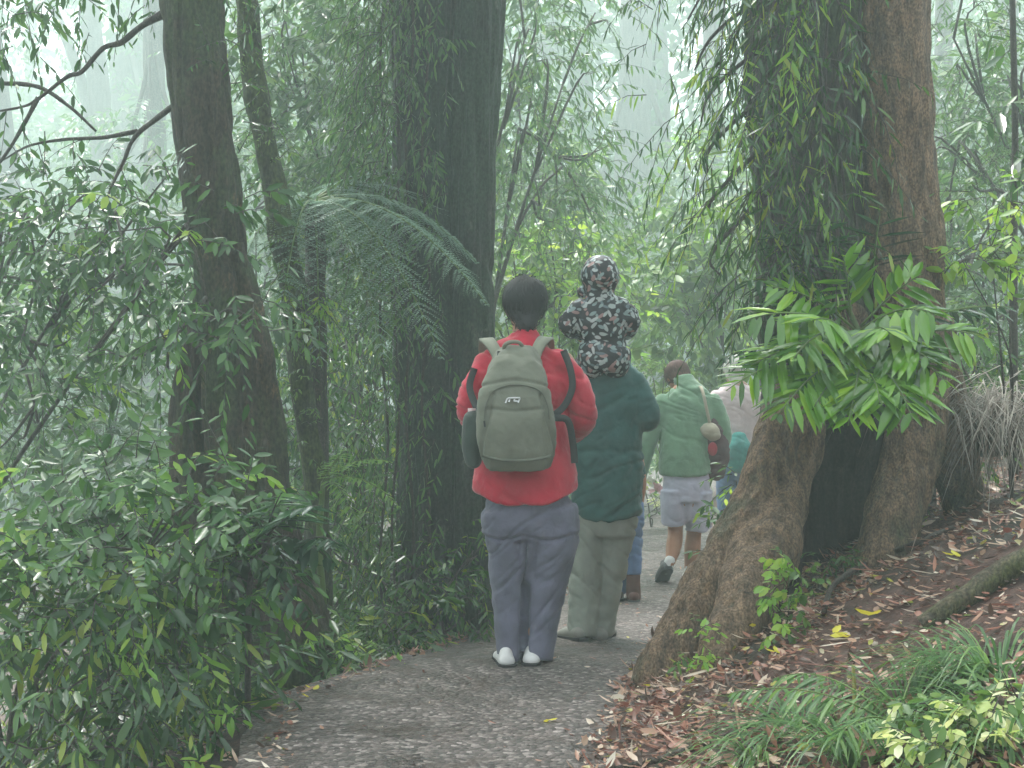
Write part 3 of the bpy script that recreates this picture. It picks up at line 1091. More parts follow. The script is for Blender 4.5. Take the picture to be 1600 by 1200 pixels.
bush('shrub', 'dim tangled shrub in the bottom left corner below the glossy one', 'shrub', gp(-1.8, 5.0),
     [(60, 1080, 5.0, .35, .25, 36), (170, 1060, 5.0, .28, .25, 36), (270, 1090, 5.1, .15, .25, 22), (110, 1180, 4.8, .35, .2, 30), (230, 1190, 4.9, .18, .2, 20), (20, 990, 5.1, .3, .2, 26), (160, 985, 5.1, .3, .2, 28), (290, 990, 5.2, .12, .2, 14)],
     [M_vine, M_young], face=.5, dens=.72, length=.30, k=11, L=.095, W=.026, shape=LANCE, droop=.6, hang=.6, young=.08, stem_r=.012)

# broad dark glossy plant with a black stem
pb = gp(at(388, 1150, 5.3)[0], 5.3)
e = empty('broadleaf_plant', pb, 'dark glossy broad-leaved plant on a straight black stem, left of the path corner', 'plant')
lf, st = Geo(), Geo()
sweep(st, np.vstack([[pb[0], pb[1], pb[2] - .1], W([(387, 1100), (388, 1000), (392, 900), (415, 850)], 5.3)]), [.013, .012, .012, .011, .009], n=7, k=5)
for a_, b_, ar, L_ in [((415, 850), (480, 960), .12, .17), ((415, 850), (360, 930), .12, .17), ((412, 845), (520, 880), .1, .17), ((412, 845), (330, 860), .1, .16), ((415, 840), (500, 790), .06, .16),
                       ((415, 840), (350, 790), .06, .16), ((415, 850), (440, 940), .14, .17), ((415, 835), (440, 770), .03, .15), ((470, 850), (530, 850), .05, .13)]:
    D = 5.3 + RNG.uniform(-.3, .1)
    frond(lf, st, at(*a_, 5.3), at(*b_, D), ar, 7, L_, .045, PALM, .4, .5, .005, .2)
obj('foliage', lf, M_dark_palm, e)
obj('stem', st, M_branch, e)

# ================================================================== understorey between the trunks
bush('shrub', 'dark understorey shrub between the leaning tree and the massive double tree', 'shrub', gp(-1.15, 8.3),
     [(560, 620, 8.4, .35, .3, 40), (500, 720, 8.3, .3, .3, 36), (590, 760, 8.3, .3, .35, 40), (540, 880, 8.0, .35, .3, 44), (610, 920, 7.7, .25, .22, 30), (470, 600, 8.6, .3, .3, 30), (480, 850, 7.8, .25, .3, 28), (560, 520, 8.8, .4, .3, 40)],
     [M_vine, M_young], length=.3, k=11, L=.09, W=.022, shape=LANCE, droop=.5, hang=.6, stem_r=.014)
bush('shrub', 'low dark shrub at the foot of the massive double tree, left of the red walker', 'shrub', gp(-.35, 7.5),
     [(690, 900, 7.45, .22, .18, 26), (740, 860, 7.5, .16, .2, 20), (650, 960, 7.2, .22, .13, 22), (735, 945, 7.4, .14, .1, 18), (590, 980, 6.9, .2, .13, 20)],
     [M_vine, M_young], length=.22, k=10, L=.07, W=.022, droop=.4, hang=.5, stem_r=.010)
bush('seedling', 'small bright green seedling at the left edge of the path', 'plant', gp(at(575, 1035, 6.25)[0], 6.25),
     [(560, 1020, 6.25, .07, .05, 9), (600, 1022, 6.2, .06, .04, 7), (540, 1005, 6.3, .04, .05, 5)],
     [M_light, M_young], length=.1, k=6, L=.045, W=.022, droop=.3, hang=.2, young=.5, stem_r=.004, tw=.0015)
# bright fern
e = empty('fern', at(503, 745, 6.9) - np.array([0, 0, .6]), 'light green fern with four drooping fronds, right of the leaning tree', 'fern')
lf, st = Geo(), Geo()
fc = at(505, 752, 6.9)
sweep(st, np.array([fc - [0, 0, .6], fc - [.02, 0, .3], fc]), [.02, .018, .012], n=7, k=4)
for tip, ar in (((540, 700), .02), ((612, 722), .10), ((630, 800), .16), ((566, 840), .16)):
    frond(lf, st, fc, at(*tip, 6.7), ar, 15, .075, .016, PALM, .3, .3, .004, .1)
obj('frond', lf, M_bright_fern, e)
obj('stem', st, M_greenstem, e)

# tree fern
D = 7.5
fc = at(490, 315, D)
e = empty('tree_fern', gp(fc[0], D), 'grey-green tree fern arching its lacy fronds in front of the massive tree', 'tree fern')
lf, st, tr = Geo(), Geo(), Geo()
sweep(tr, np.array([[fc[0], D, float(ground(fc[0], D)) - .1], [fc[0] + .02, D, fc[2] - 1.2], fc]), [.07, .06, .05], n=12, k=8, rough=(.25, 16, .6))
for tip, dd, ar in (((760, 475), -.5, .36), ((745, 410), .1, .32), ((690, 350), .5, .3), ((690, 560), -.7, .42), ((600, 560), -.6, .4), ((640, 290), .6, .2),
                    ((440, 490), -.5, .34), ((385, 400), -.1, .3), ((500, 570), -.3, .38)):
    frond(lf, st, fc, at(*tip, D + dd), ar, 34, .28, .034, PALM, .25, .25, .008, .12, bip=True, sub=14)
obj('frond', lf, M_fern, e)
obj('stem', st, M_greenstem, e)
obj('trunk', tr, M_branch, e)

# ================================================================== foliage beyond the people
bush('shrub', 'sunny yellow-green shrub behind the head of the person in red', 'shrub', gp(.25, 11.6),
     [(800, 420, 11.3, .35, .25, 50), (880, 400, 11.5, .35, .2, 46), (790, 500, 11.2, .3, .3, 46), (870, 480, 11.2, .3, .35, 46), (940, 400, 11.8, .25, .2, 22), (860, 560, 11., .4, .3, 40), (990, 470, 11.6, .2, .2, 12), (800, 600, 11., .4, .3, 30)],
     [M_light, M_young], length=.32, k=10, L=.10, W=.045, young=.25, droop=.3, hang=.35, stem_r=.016)
bush('shrub', 'pale big-leaved shrub right of the child, left of the huge tree', 'shrub', gp(at(1150, 0, 14)[0], 14),
     [(1060, 440, 13.6, .36, .26, 30), (1110, 400, 13.8, .36, .24, 26), (1120, 480, 13.6, .36, .3, 34), (1060, 520, 13.6, .3, .24, 20), (1150, 340, 13.8, .36, .3, 24), (1200, 560, 13.6, .4, .4, 26)],
     [M_light, M_young], length=.42, k=9, L=.18, W=.085, young=.05, droop=.35, hang=.3, stem_r=.018)
bush('understory_tree', 'fine-leaved misty tree to the right of the massive double trunk', 'tree', gp(-.35, 10.6),
     [(820, 60, 10.6, .35, .35, 44), (880, 130, 10.8, .4, .3, 36), (810, 200, 10.6, .3, .35, 36), (880, 260, 10.8, .5, .3, 46), (820, 330, 10.5, .35, .3, 36), (930, 350, 11, .3, .2, 14), (800, -80, 10.6, .5, .4, 44), (930, 20, 11, .3, .15, 10)],
     [M_mid, M_light], length=.38, k=11, L=.095, W=.022, shape=LANCE, young=.2, droop=.6, hang=.7, stem_r=.03, stem_name='trunk')
bush('fern', 'small pale fern on the path edge right behind the teal jacket', 'fern', gp(1.4, 12.4),
     [(1020, 590, 12.3, .2, .12, 14), (1010, 640, 12.2, .2, .15, 10), (1040, 560, 12.4, .15, .1, 6)],
     [M_light, M_young], length=.3, k=14, L=.07, W=.018, shape=LANCE, droop=.5, hang=.2, stem_r=.008)
e = bush('flowering_plant', 'low plant with white and pink blooms beside the green sweater walker', 'plant', gp(1.42, 14.5),
         [(1020, 700, 14.3, .10, .25, 14), (1012, 760, 14.2, .12, .12, 9), (1030, 790, 14.2, .16, .08, 9)],
         [M_light, M_pale], length=.18, k=9, L=.08, W=.035, young=.25, droop=.3, hang=.3, stem_r=.008)
g = Geo()
for px, py, c in ((1010, 745, 0), (1013, 752, 0), (1027, 757, 1), (1024, 765, 1), (1030, 768, 1), (1006, 760, 0)):
    p = at(px, py, 14.1)
    leaves(g, np.repeat(p[None], 6, 0), rnd(6), rnd(6), .085, .055, OVATE, c)
obj('bloom', g, [plain_mat('white_petal', (.75, .75, .72)), plain_mat('pink_petal', (.7, .38, .45))], e)

# right background
bush('understory_tree', 'dense misty fern-leaved tree right behind the huge tree', 'tree', gp(4.0, 10.4),
     [(1490, 60, 10.2, .5, .35, 44), (1580, 120, 10.0, .4, .4, 44), (1500, 220, 10.2, .4, .3, 34), (1570, 320, 9.8, .4, .35, 36), (1480, 330, 10.4, .3, .3, 24), (1640, 220, 10, .4, .5, 36), (1520, -60, 10.2, .6, .4, 44), (1510, 420, 9.8, .4, .3, 30), (1590, 480, 9.4, .35, .3, 30), (1520, 540, 9.2, .35, .25, 26)],
     [M_mid, M_light], length=.36, k=13, L=.08, W=.017, shape=LANCE, young=.08, droop=.5, hang=.4, stem_r=.03, stem_name='trunk')
base = gp(at(1585, 700, 7.4)[0], 7.4)
e = bush('sapling', 'thin upright sapling at the right edge with a few broad leaves', 'sapling', base,
         [(1560, 210, 7.3, .14, .08, 5), (1560, 230, 7.2, .2, .06, 4), (1590, 60, 7.4, .15, .2, 6)],
         [M_glossy, M_young], length=.2, k=6, L=.17, W=.05, stems=False, droop=.4, hang=.3,
         extra=lambda l, t: sweep(t, np.vstack([base - [0, 0, .1], W([(1584, 400), (1586, 200), (1582, 0), (1580, -250)], 7.4)]), [.022, .020, .018, .016, .01], n=8, k=6))
bush('shrub', 'yellow-green leafy twig shrub at the right edge above the dead tuft', 'shrub', gp(2.25, 6.4),
     [(1540, 310, 6.4, .13, .05, 8), (1580, 300, 6.3, .12, .08, 9), (1500, 400, 6.2, .10, .05, 7), (1560, 390, 6.3, .14, .06, 8), (1590, 370, 6.3, .1, .1, 7), (1480, 420, 6.2, .05, .04, 4), (1595, 440, 6.4, .12, .12, 7)],
     [M_light, M_young], length=.17, k=7, L=.075, W=.032, young=.6, droop=.25, hang=.25, stem_r=.007)
bush('shrub', 'dark shady shrub filling the gap right of the hollow', 'shrub', gp(2.7, 7.6),
     [(1500, 560, 7.4, .2, .16, 22), (1560, 560, 7.6, .25, .2, 26), (1500, 690, 7.2, .2, .16, 22), (1600, 640, 7.6, .3, .25, 26), (1480, 760, 7.0, .14, .08, 12)],
     [M_vine, M_young], length=.25, k=10, L=.085, W=.024, droop=.5, hang=.6, stem_r=.010)

# dead grey tuft hanging on the bank
tb = at(1560, 620, 6.5)
e = empty('grass_tree_skirt', tb, 'pale dead grass tuft hanging over the bank at the right edge', 'dead grass')
g = Geo()
n = 420
st_ = tb + np.stack([RNG.normal(0, .14, n), RNG.normal(0, .06, n), RNG.normal(0, .05, n)], -1)
d = np.stack([RNG.normal(-.15, .5, n), RNG.normal(-.6, .25, n), RNG.uniform(-.55, .35, n)], -1)
leaves(g, st_, d, np.array([0, -.2, 1.]) + rnd(n, .2), RNG.uniform(.20, .42, n), .006, (.3, .7, .5, .45, .75, .1))
obj('blade', g, M_straw, e)
ball_ = Geo()
ball(ball_, tb + [0, .14, -.14], (.17, .12, .15), 14)
obj('root_clump', ball_, M_bark_dark, e)

# ================================================================== on the bank
e = None
def snap(px, py, D0=3.0, lift=0.):
    D = D0
    for it in range(500):
        p = at(px, py, D)
        if p[2] <= ground(p[0], p[1]) + lift:
            break
        D += .02
    return np.array([p[0], p[1], float(ground(p[0], p[1])) + lift])


gl = Geo()
lp = [snap(x_, y_, lift=l_) for x_, y_, l_ in ((1700, 830, .05), (1625, 868, .05), (1560, 902, .045), (1500, 940, .035), (1440, 978, .015))]
sweep(gl, np.array(lp), [.042, .042, .040, .035, .027], n=14, k=6, rough=(.14, 14, .6), seed=2)
o = obj('log', gl, bark_mat('log_bark', (.05, .043, .028), (.15, .125, .08), (.085, .10, .03), .5, 22, .5, .8, .7), None, lp[2])
tag(o, 'mossy fallen branch lying across the leaf-covered bank', 'log')
g = Geo()
sweep(g, np.array([snap(1286, 960, lift=.01), snap(1300, 920, lift=.05), snap(1335, 892, lift=.06), snap(1375, 872, lift=.05), snap(1440, 845, lift=.04), snap(1520, 812, lift=.02)]), [.010, .012, .013, .013, .012, .008], n=8, k=6)
tag(obj('root', g, M_twig, None, snap(1335, 892)), 'thin curved bare root arching over the leaf litter', 'root')
g = Geo()
sweep(g, np.array([snap(960, 1205, lift=.012), snap(1040, 1185, lift=.02), snap(1110, 1160, lift=.02), snap(1170, 1135, lift=.02), snap(1215, 1105, lift=.03)]), [.011, .011, .010, .009, .006], n=8, k=6, rough=(.15, 20, .8))
tag(obj('stick', g, M_twig, None, snap(1040, 1185)), 'long fallen stick lying at the bottom edge of the bank', 'stick')
g = Geo()
sweep(g, np.array([snap(1445, 1010, lift=.0), at(1440, 975, 4.5), at(1432, 960, 4.5)]), [.006, .005, .003], n=6, k=4)
g2 = Geo()
g = Geo()
p = snap(1335, 1110)
sweep(g, np.array([p - [0, 0, .05], p + [.0, 0, .06], p + [-.004, 0, .13]]), [.006, .006, .005], n=6, k=4)
tag(obj('stake', g, plain_mat('split_wood', (.34, .30, .10), .7), None, p), 'short yellowish broken stem standing up from the grass', 'stick')

p = snap(1220, 960)
bush('seedling', 'bright yellow-green leafy seedling growing beside the buttress root', 'plant', p,
     [(1228, 880, 5.35, .045, .05, 8), (1258, 905, 5.35, .04, .04, 6), (1210, 920, 5.3, .035, .06, 9), (1240, 940, 5.3, .035, .05, 7), (1228, 985, 5.25, .05, .03, 8)],
     [M_light, M_young], length=.07, k=6, L=.045, W=.026, droop=.3, hang=.6, young=.55, stem_r=.004, tw=.0015)
p = snap(1300, 880)
bush('seedling', 'small green sprig at the mouth of the dark hollow', 'plant', p,
     [(1300, 868, 5.9, .07, .02, 6), (1330, 872, 5.9, .04, .02, 4)], [M_mid, M_young], length=.1, k=7, L=.05, W=.014, shape=LANCE, droop=.3, hang=.2, stem_r=.003, tw=.0015)
p = snap(1085, 1045)
bush('seedling', 'small green seedling between the two left buttress roots', 'plant', p,
     [(1088, 990, 5.35, .025, .05, 7), (1078, 1030, 5.3, .03, .02, 5), (1100, 1045, 5.3, .03, .02, 4)], [M_light, M_young], length=.07, k=5, L=.045, W=.02, droop=.3, hang=.3, young=.6, stem_r=.003, tw=.0015)


def tuft(name, label, cat, px, py, n, L, spread, mats=None, w=.010, group=None, lean=(0, 0, 0)):
    p = snap(px, py)
    n, L, w = int(n * 1.2), L * 1.15, w * .8
    e = empty(name, p, label, cat, group)
    g = Geo()
    a = RNG.uniform(0, 6.283, n)
    r = RNG.uniform(0, .05, n)
    S = p + np.stack([r * np.cos(a), r * np.sin(a), 0 * a - .02], -1)
    d = np.stack([np.cos(a) * spread, np.sin(a) * spread, RNG.uniform(.5, 1.3, n)], -1) + rnd(n, .15) + np.asarray(lean)
    # each blade in three joined bends for a long arching curve
    ln = RNG.uniform(.55, 1.15, n) * L
    d = norm(d)
    k = 7
    t = np.linspace(0, 1, k)
    Q = S[:, None] + d[:, None] * (t[None, :, None] * ln[:, None, None]) - np.array([0, 0, 1.]) * (.62 * t[None, :, None] ** 2.2 * ln[:, None, None])
    hz = norm(np.cross(d, [0, 0, 1.]) + 1e-6)
    ww = w * np.array([.55, .9, 1, .95, .8, .5, .05])[None, :, None] * RNG.uniform(.7, 1.2, n)[:, None, None]
    V = np.stack([Q - hz[:, None] * ww * .5, Q + hz[:, None] * ww * .5], 2).reshape(-1, 3)
    b = (np.arange(n) * k * 2)[:, None] + (np.arange(k - 1) * 2)[None]
    f = np.stack([b, b + 1, b + 3, b + 2], -1).reshape(-1, 4)
    g.add(V, f)
    obj('blade', g, mats or M_grass, e)
    return e


tuft('grass_tuft', 'arching green grass tuft at the lower left of the grassy bank corner', 'grass tuft', 1250, 1150, 90, .42, .9, lean=(-.3, -.1, 0))
tuft('grass_tuft', 'tall green grass tuft at the bottom edge below the yellow broken stem', 'grass tuft', 1340, 1190, 110, .40, .8)
tuft('grass_tuft', 'grass tuft right of the yellow broken stem', 'grass tuft', 1420, 1120, 90, .38, .9)
tuft('grass_tuft', 'wide grass tuft at the right edge below the log', 'grass tuft', 1560, 1060, 110, .42, .9, lean=(-.2, 0, 0))
tuft('grass_tuft', 'lush grass tuft in the bottom right corner', 'grass tuft', 1570, 1170, 120, .40, .9)
tuft('grass_tuft', 'thin grass tuft in front of the end of the log', 'grass tuft', 1480, 1050, 60, .32, .9)
tuft('grass_tuft', 'small grass tuft by the long fallen stick', 'grass tuft', 1190, 1185, 60, .28, 1.)
p = snap(1400, 1165)
e = empty('palm_seedling', p, 'young plant with long feathery fronds arching out of the corner grass', 'plant')
lf, st = Geo(), Geo()
pc = p + np.array([0, 0, .05])
for tip, dd, ar in (((1135, 1085), .1, .10), ((1210, 1060), .3, .12), ((1460, 1025), .3, .12), ((1560, 1040), .1, .12), ((1290, 1175), -.3, .10), ((1520, 1110), -.3, .12)):
    frond(lf, st, pc, at(*tip, p[1] + dd), ar, 15, .12, .013, PALM, .5, .5, .003, .18)
obj('frond', lf, M_grass, e)
obj('stem', st, M_greenstem, e)
p = snap(1490, 1150)
bush('variegated_plant', 'low plant with pale cream and green leaves among the corner grass', 'plant', p,
     [(1430, 1110, 3.5, .06, .03, 10), (1490, 1130, 3.35, .09, .04, 16), (1550, 1120, 3.35, .07, .04, 12), (1500, 1170, 3.2, .1, .03, 14), (1440, 1160, 3.3, .06, .03, 10), (1585, 1090, 3.5, .05, .04, 10)],
     [M_light, M_pale], length=.09, k=7, L=.05, W=.024, droop=.3, hang=.3, young=.4, stem_r=.003, tw=.0015)
p = snap(1560, 960)
bush('seedling', 'yellowing seedling on the bank just under the log', 'plant', p,
     [(1545, 950, 4.9, .07, .02, 6), (1560, 975, 4.8, .04, .02, 5), (1520, 945, 4.9, .03, .02, 3)], [M_light, M_yellow], length=.1, k=6, L=.06, W=.02, droop=.2, hang=.3, young=.6, stem_r=.003, tw=.0015)

# twig with a white-shining leaf beside the buttress
p = at(1150, 860, 6.6)
g, l = Geo(), Geo()
sweep(g, np.array([p, at(1115, 850, 6.4), at(1090, 848, 6.3)]), [.005, .004, .002], n=5, k=4)
sweep(g, np.array([at(1140, 770, 7.2), at(1120, 755, 7.1), at(1098, 745, 7.0)]), [.006, .005, .003], n=5, k=4)
bush('shrub', 'small leafy shrub at the path edge behind the buttress root', 'shrub', gp(1.25, 7.6),
     [(1135, 800, 7.4, .07, .05, 9), (1120, 860, 7.0, .06, .05, 9), (1150, 750, 7.5, .04, .04, 4), (1110, 890, 6.8, .04, .03, 5)],
     [M_mid, M_young], length=.14, k=7, L=.07, W=.025, droop=.3, hang=.3, young=.3, stem_r=.006,
     extra=lambda a_, b_: (b_.v.extend(g.v), b_.f.extend([(f_ + b_.n, m_) for f_, m_ in g.f])) if False else None)

# ================================================================== leafy masses in the middle distance
MID = dict(length=.42, k=13, L=.13, W=.048, far=True, droop=.45, hang=.45, young=.10, stem_r=.02)
bush('shrub', 'tall misty shrub behind the left leaves, left of the leaning tree', 'shrub', gp(at(140, 0, 11.5)[0], 11.5),
     [(40, 560, 11, .8, .6, 90), (180, 600, 11.3, .8, .6, 100), (60, 760, 10.5, .8, .6, 90), (220, 760, 10.6, .7, .5, 90), (-60, 660, 11, .7, .9, 70), (120, 470, 11.6, .8, .4, 60)], [M_mid, M_light], **MID)
bush('shrub', 'misty shrub seen between the leaning tree and the thin mossy tree', 'shrub', gp(at(400, 0, 11)[0], 11),
     [(400, 450, 11, .5, .5, 70), (420, 600, 10.6, .5, .6, 80), (330, 700, 10.4, .5, .5, 60), (430, 760, 10, .5, .5, 70), (400, 300, 11.4, .5, .5, 50), (300, 850, 9.6, .7, .4, 60)], [M_mid, M_light], **MID)
bush('shrub', 'misty shrub right behind the tree fern, left of the massive tree', 'shrub', gp(at(560, 0, 10.6)[0], 10.6),
     [(530, 420, 11, .5, .5, 70), (590, 330, 11, .4, .5, 60), (600, 520, 10.6, .4, .5, 60), (540, 650, 10.4, .5, .5, 80), (560, 800, 10, .6, .5, 80), (500, 920, 9.2, .5, .3, 50), (620, 900, 9.4, .4, .4, 50)], [M_vine, M_light], **MID)
bush('shrub', 'low dim shrub on the slope below the path corner, behind the black-stemmed plant', 'shrub', gp(at(250, 0, 7.4)[0], 7.4),
     [(90, 1020, 7, .5, .3, 60), (240, 1000, 7.2, .5, .3, 70), (350, 960, 7.4, .3, .3, 50), (150, 920, 7.6, .6, .3, 60), (230, 1120, 6.2, .3, .2, 36)], [M_vine, M_light], **dict(MID, L=.10, W=.034, length=.32))
bush('shrub', 'pale green misty shrub behind the child, left of the gap', 'shrub', gp(at(860, 0, 18)[0], 18),
     [(800, 280, 17.5, .9, .8, 110), (880, 350, 17.8, .6, .5, 50), (950, 440, 18, .5, .35, 40), (830, 450, 17, .9, .7, 90), (920, 560, 17, .9, .6, 80)], [M_light, M_young], **dict(MID, L=.18, W=.07, length=.55))
bush('shrub', 'pale misty shrub at the end of the path, right of the gap', 'shrub', gp(at(1120, 0, 19)[0] + .6, 19),
     [(1080, 380, 18.5, .7, .7, 80), (1130, 300, 18.5, .8, .8, 90), (1090, 540, 18, .6, .6, 70), (1150, 480, 18, .8, .8, 80), (1060, 640, 18, .4, .4, 40)], [M_light, M_young], **dict(MID, L=.18, W=.07, length=.55))
bush('understory_tree', 'leafy misty tree filling the space between the thin mossy tree and the massive tree', 'tree', gp(at(560, 0, 10.8)[0], 10.8),
     [(440, 50, 10.8, .4, .5, 70), (560, 60, 10.8, .45, .5, 80), (590, 200, 10.6, .4, .5, 70), (450, 200, 11, .4, .4, 60), (540, 290, 10.8, .5, .4, 60), (480, -80, 11, .7, .4, 60)], [M_mid, M_light], stem_name='trunk', **MID)
bush('understory_tree', 'tall pale misty tree high behind the head of the person in red', 'tree', gp(at(850, 0, 15)[0], 15),
     [(810, 60, 15, .5, .6, 60), (840, 230, 15, .6, .6, 70), (800, 330, 14.8, .6, .5, 50), (900, 280, 15, .5, .4, 40), (880, -60, 15, .8, .4, 40)], [M_mid, M_light], stem_name='trunk', **dict(MID, L=.15, W=.05, length=.5))
bush('shrub', 'broad misty shrub behind the dead tuft and the right sapling', 'shrub', gp(at(1540, 0, 11.5)[0], 11.5),
     [(1500, 360, 11.5, .6, .5, 80), (1590, 300, 11.5, .6, .6, 80), (1520, 500, 11, .7, .5, 90), (1600, 540, 11, .6, .5, 70), (1480, 180, 12, .5, .5, 60), (1570, 120, 12, .6, .6, 70)], [M_mid, M_light], **MID)

# ================================================================== misty trees farther off
def far_tree(label, px, D, r, pts=None, blobs=(), n=14, mats=None, name='tree', bark=M_bark_grey, forks=(), group=None, **kw):
    K = 2.4
    D, r = D * K, r * K
    blobs = [(q[0], q[1], q[2] * K, q[3] * K, q[4] * K, int(q[5] * 2.2)) for q in blobs]
    forks = [(f_, fr * K) for f_, fr in forks]
    kw = dict(kw)
    x = at(px, 0, D)[0]
    b = gp(x, D)
    e = empty(name, b, label, 'tree', group)
    pp = W(pts, D) if pts else np.array([[x + .1, D, b[2] + 7.5], [x, D, b[2] + 4], [x + .05, D, b[2] + 2]])
    g = trunk_geo(np.vstack([pp, [b[0], b[1], b[2] - .3]]), np.concatenate([np.linspace(r * .75, r, len(pp)), [r * 1.5]]), n=n, k=6, amp=.1, freq=3, zst=.2, seed=px)
    for fp, fr in forks:
        sweep(g, W(fp, D), np.linspace(fr, fr * .6, len(fp)), n=10, k=5, rough=(.1, 4, .3))
    obj('trunk', g, bark, e)
    if blobs:
        lf, tw = Geo(), Geo()
        a = dict(length=.95, k=13, L=.24, W=.10, droop=.4, hang=.5, far=True, young=.1)
        a.update(kw)
        crown(lf, tw, blobs, pp[0] * .5 + pp[len(pp) // 2] * .5, stem_r=r * .25, **a)
        obj('crown', lf, mats or [M_mid, M_light], e)
        obj('branch', tw, M_branch, e)
    return e


far_tree('pale misty tree trunk with a forked top in the far upper left', 158, 19, .17, [(135, -350), (140, 0), (152, 120), (160, 280), (165, 400)], [(120, -60, 19, 1.4, .5, 40), (20, 30, 18, .7, .5, 24)], forks=[([(160, 260), (128, 130), (95, 40), (60, -40)], .09)])
far_tree('faint misty trunk right of the pale forked tree in the upper left', 205, 23, .30, [(190, -300), (195, 0), (205, 300)], [(210, 60, 22, 1., .9, 46), (240, 230, 21, 1., .7, 46), (200, -120, 22, 1.2, .8, 30)])
far_tree('dim upright trunk between the thin mossy tree and the massive double tree', 508, 12.5, .13, [(506, -500), (506, 0), (510, 250), (514, 500)], [(440, 60, 12, .7, .5, 54), (560, 100, 11.5, .5, .6, 54), (430, 200, 12, .6, .5, 50), (540, 260, 12.3, .6, .4, 40), (600, 0, 11, .5, .5, 50), (480, -120, 12, 1.2, .6, 50)], L=.18, W=.07)
far_tree('misty leafy tree behind the leaning tree, over the left slope', 240, 13.5, .12, [(235, -300), (240, 100), (245, 500)], [(230, 250, 13, .8, .5, 50), (330, 330, 12.6, .8, .5, 50), (120, 420, 12.5, .8, .6, 50), (260, 560, 12, .9, .6, 60), (100, 620, 12, .9, .6, 60), (420, 420, 12, .7, .6, 50)])
far_tree('misty grey trunk in the gap above the bowed green walker', 985, 19, .26, [(1000, -500), (995, 0), (988, 300), (985, 520)], [(925, 330, 18.5, .6, .5, 24), (1090, 330, 18.5, .6, .5, 24)])
far_tree('second misty trunk left of the gap, behind the sunny shrub', 905, 22, .20, [(915, -500), (910, 0), (905, 500)], [(860, 300, 20, 1.2, .9, 60), (820, 120, 20, 1., .9, 50)])
far_tree('misty trunk between the gap and the huge right tree', 1110, 15.5, .13, [(1120, -500), (1115, 0), (1110, 500)], [(1100, 330, 14.5, .7, .7, 50), (1170, 150, 14.5, .5, .8, 36), (1090, 420, 14.5, .4, .3, 20)])
far_tree('misty trunk just right of the huge right tree', 1473, 13, .10, [(1478, -300), (1473, 200), (1470, 500)], [(1490, 150, 12.6, .5, .6, 40), (1540, 380, 12.2, .6, .5, 40), (1440, 480, 12.4, .6, .4, 30)])
far_tree('misty tree at the far right edge behind the sapling', 1570, 16, .16, [(1575, -300), (1570, 200), (1565, 500)], [(1560, 60, 15.5, 1., .8, 60), (1560, 300, 15, .9, .7, 60)])
far_tree('misty leaning tree over the left edge', 20, 15, .14, [(-60, -300), (-10, 100), (30, 500)], [(20, 420, 14, .9, .6, 50), (60, 560, 13.5, .9, .6, 50), (20, 760, 13, .9, .7, 50)])
far_tree('misty tree low behind the left shrubs', 330, 15, .15, [(320, -200), (330, 300), (335, 600)], [(330, 620, 14, 1., .7, 60), (180, 760, 13, .9, .7, 60), (430, 620, 13.5, .7, .7, 50), (420, 250, 14.5, .9, .6, 50)])

# low undergrowth covering the left slope and the ground beyond the bank
lf = Geo()
n = 2600
y = RNG.uniform(5.2, 26, n) ** 1.0
xl, xr = path_edges(y)
sd = RNG.uniform(size=n) < .68
x = np.where(sd, xl - .15 - RNG.exponential(2.4, n), xr + 1.9 + RNG.exponential(1.6, n))
ok = np.where(sd, True, y > 8.0)
x, y = x[ok], y[ok]
S = np.stack([x, y, ground(x, y)], -1)
hgt = np.clip(.25 + .10 * np.abs(RNG.normal(size=len(x))) * np.clip(np.abs(x - xl[ok]) * 2, .2, 3), .15, .9)
for lift in (.05, .35, .7):
    sprays(lf, None, S + np.stack([0 * x, 0 * x, hgt * lift], -1) + rnd(len(x), .06), rnd(len(x), .7) + np.array([0, 0, .75]), hgt * .8, 9, .13, .032, LANCE, .6, .35, far=True, young=.03)
tag(obj('undergrowth', lf, [M_vine, M_light]), 'low leafy undergrowth covering the forest floor off the path', 'undergrowth', kind='stuff')

# far-off wood melting into the mist
g = Geo()
lf = Geo()
n = 110
for q in range(n):
    y = RNG.uniform(50, 115)
    x = RNG.uniform(-.42, .42) * y * 1.25
    z = float(ground(x, y))
    h = RNG.uniform(13, 24)
    sweep(lf, np.array([[x, y, z - .3], [x + RNG.normal(0, .3), y, z + h / 2], [x + RNG.normal(0, .6), y, z + h]]), [.36, .28, .18], n=8, k=3, mi=1)
    for b_ in range(7):
        c = np.array([x + RNG.normal(0, 2.), y + RNG.normal(0, 1), z + RNG.uniform(.1, 1.) * h])
        P, v = in_blob(c, (2.6, 2., 1.8), 170)
        tri_leaves(lf, P, v + rnd(170, .6), rnd(170) + [0, 0, 1], .60, .30)
tag(obj('distant_forest', lf, [M_mid, M_bark_grey]), 'far-off wood fading into the mist', 'forest', kind='stuff')
# ================================================================== people
M_skin = plain_mat('skin', (.42, .22, .15), .5, .05)
M_skin_tan = plain_mat('tanned_skin', (.36, .17, .10), .5, .05)
M_hair_black = leaf_mat('black_hair', [(0, (.010, .009, .011)), (1, (.026, .024, .028))], .62, .0, .3)
M_hair_brown = leaf_mat('brown_hair', [(0, (.05, .02, .014)), (1, (.12, .05, .035))], .65, .0, .3)
M_hair_pale = leaf_mat('pale_hair', [(0, (.5, .48, .44)), (1, (.7, .68, .64))], .6, .0, .4)
M_red = cloth_mat('red_fleece', (.50, .012, .042), .85, .14, 260, .35, .3)
M_greytrouser = cloth_mat('grey_purple_trouser', (.135, .135, .19), .8, .16, 300, .15, .3)
M_olive = cloth_mat('olive_canvas', (.155, .165, .125), .75, .10, 320, .1, .2)
M_olive2 = cloth_mat('olive_strap', (.20, .21, .16), .75, .10, 320, .1, .2)
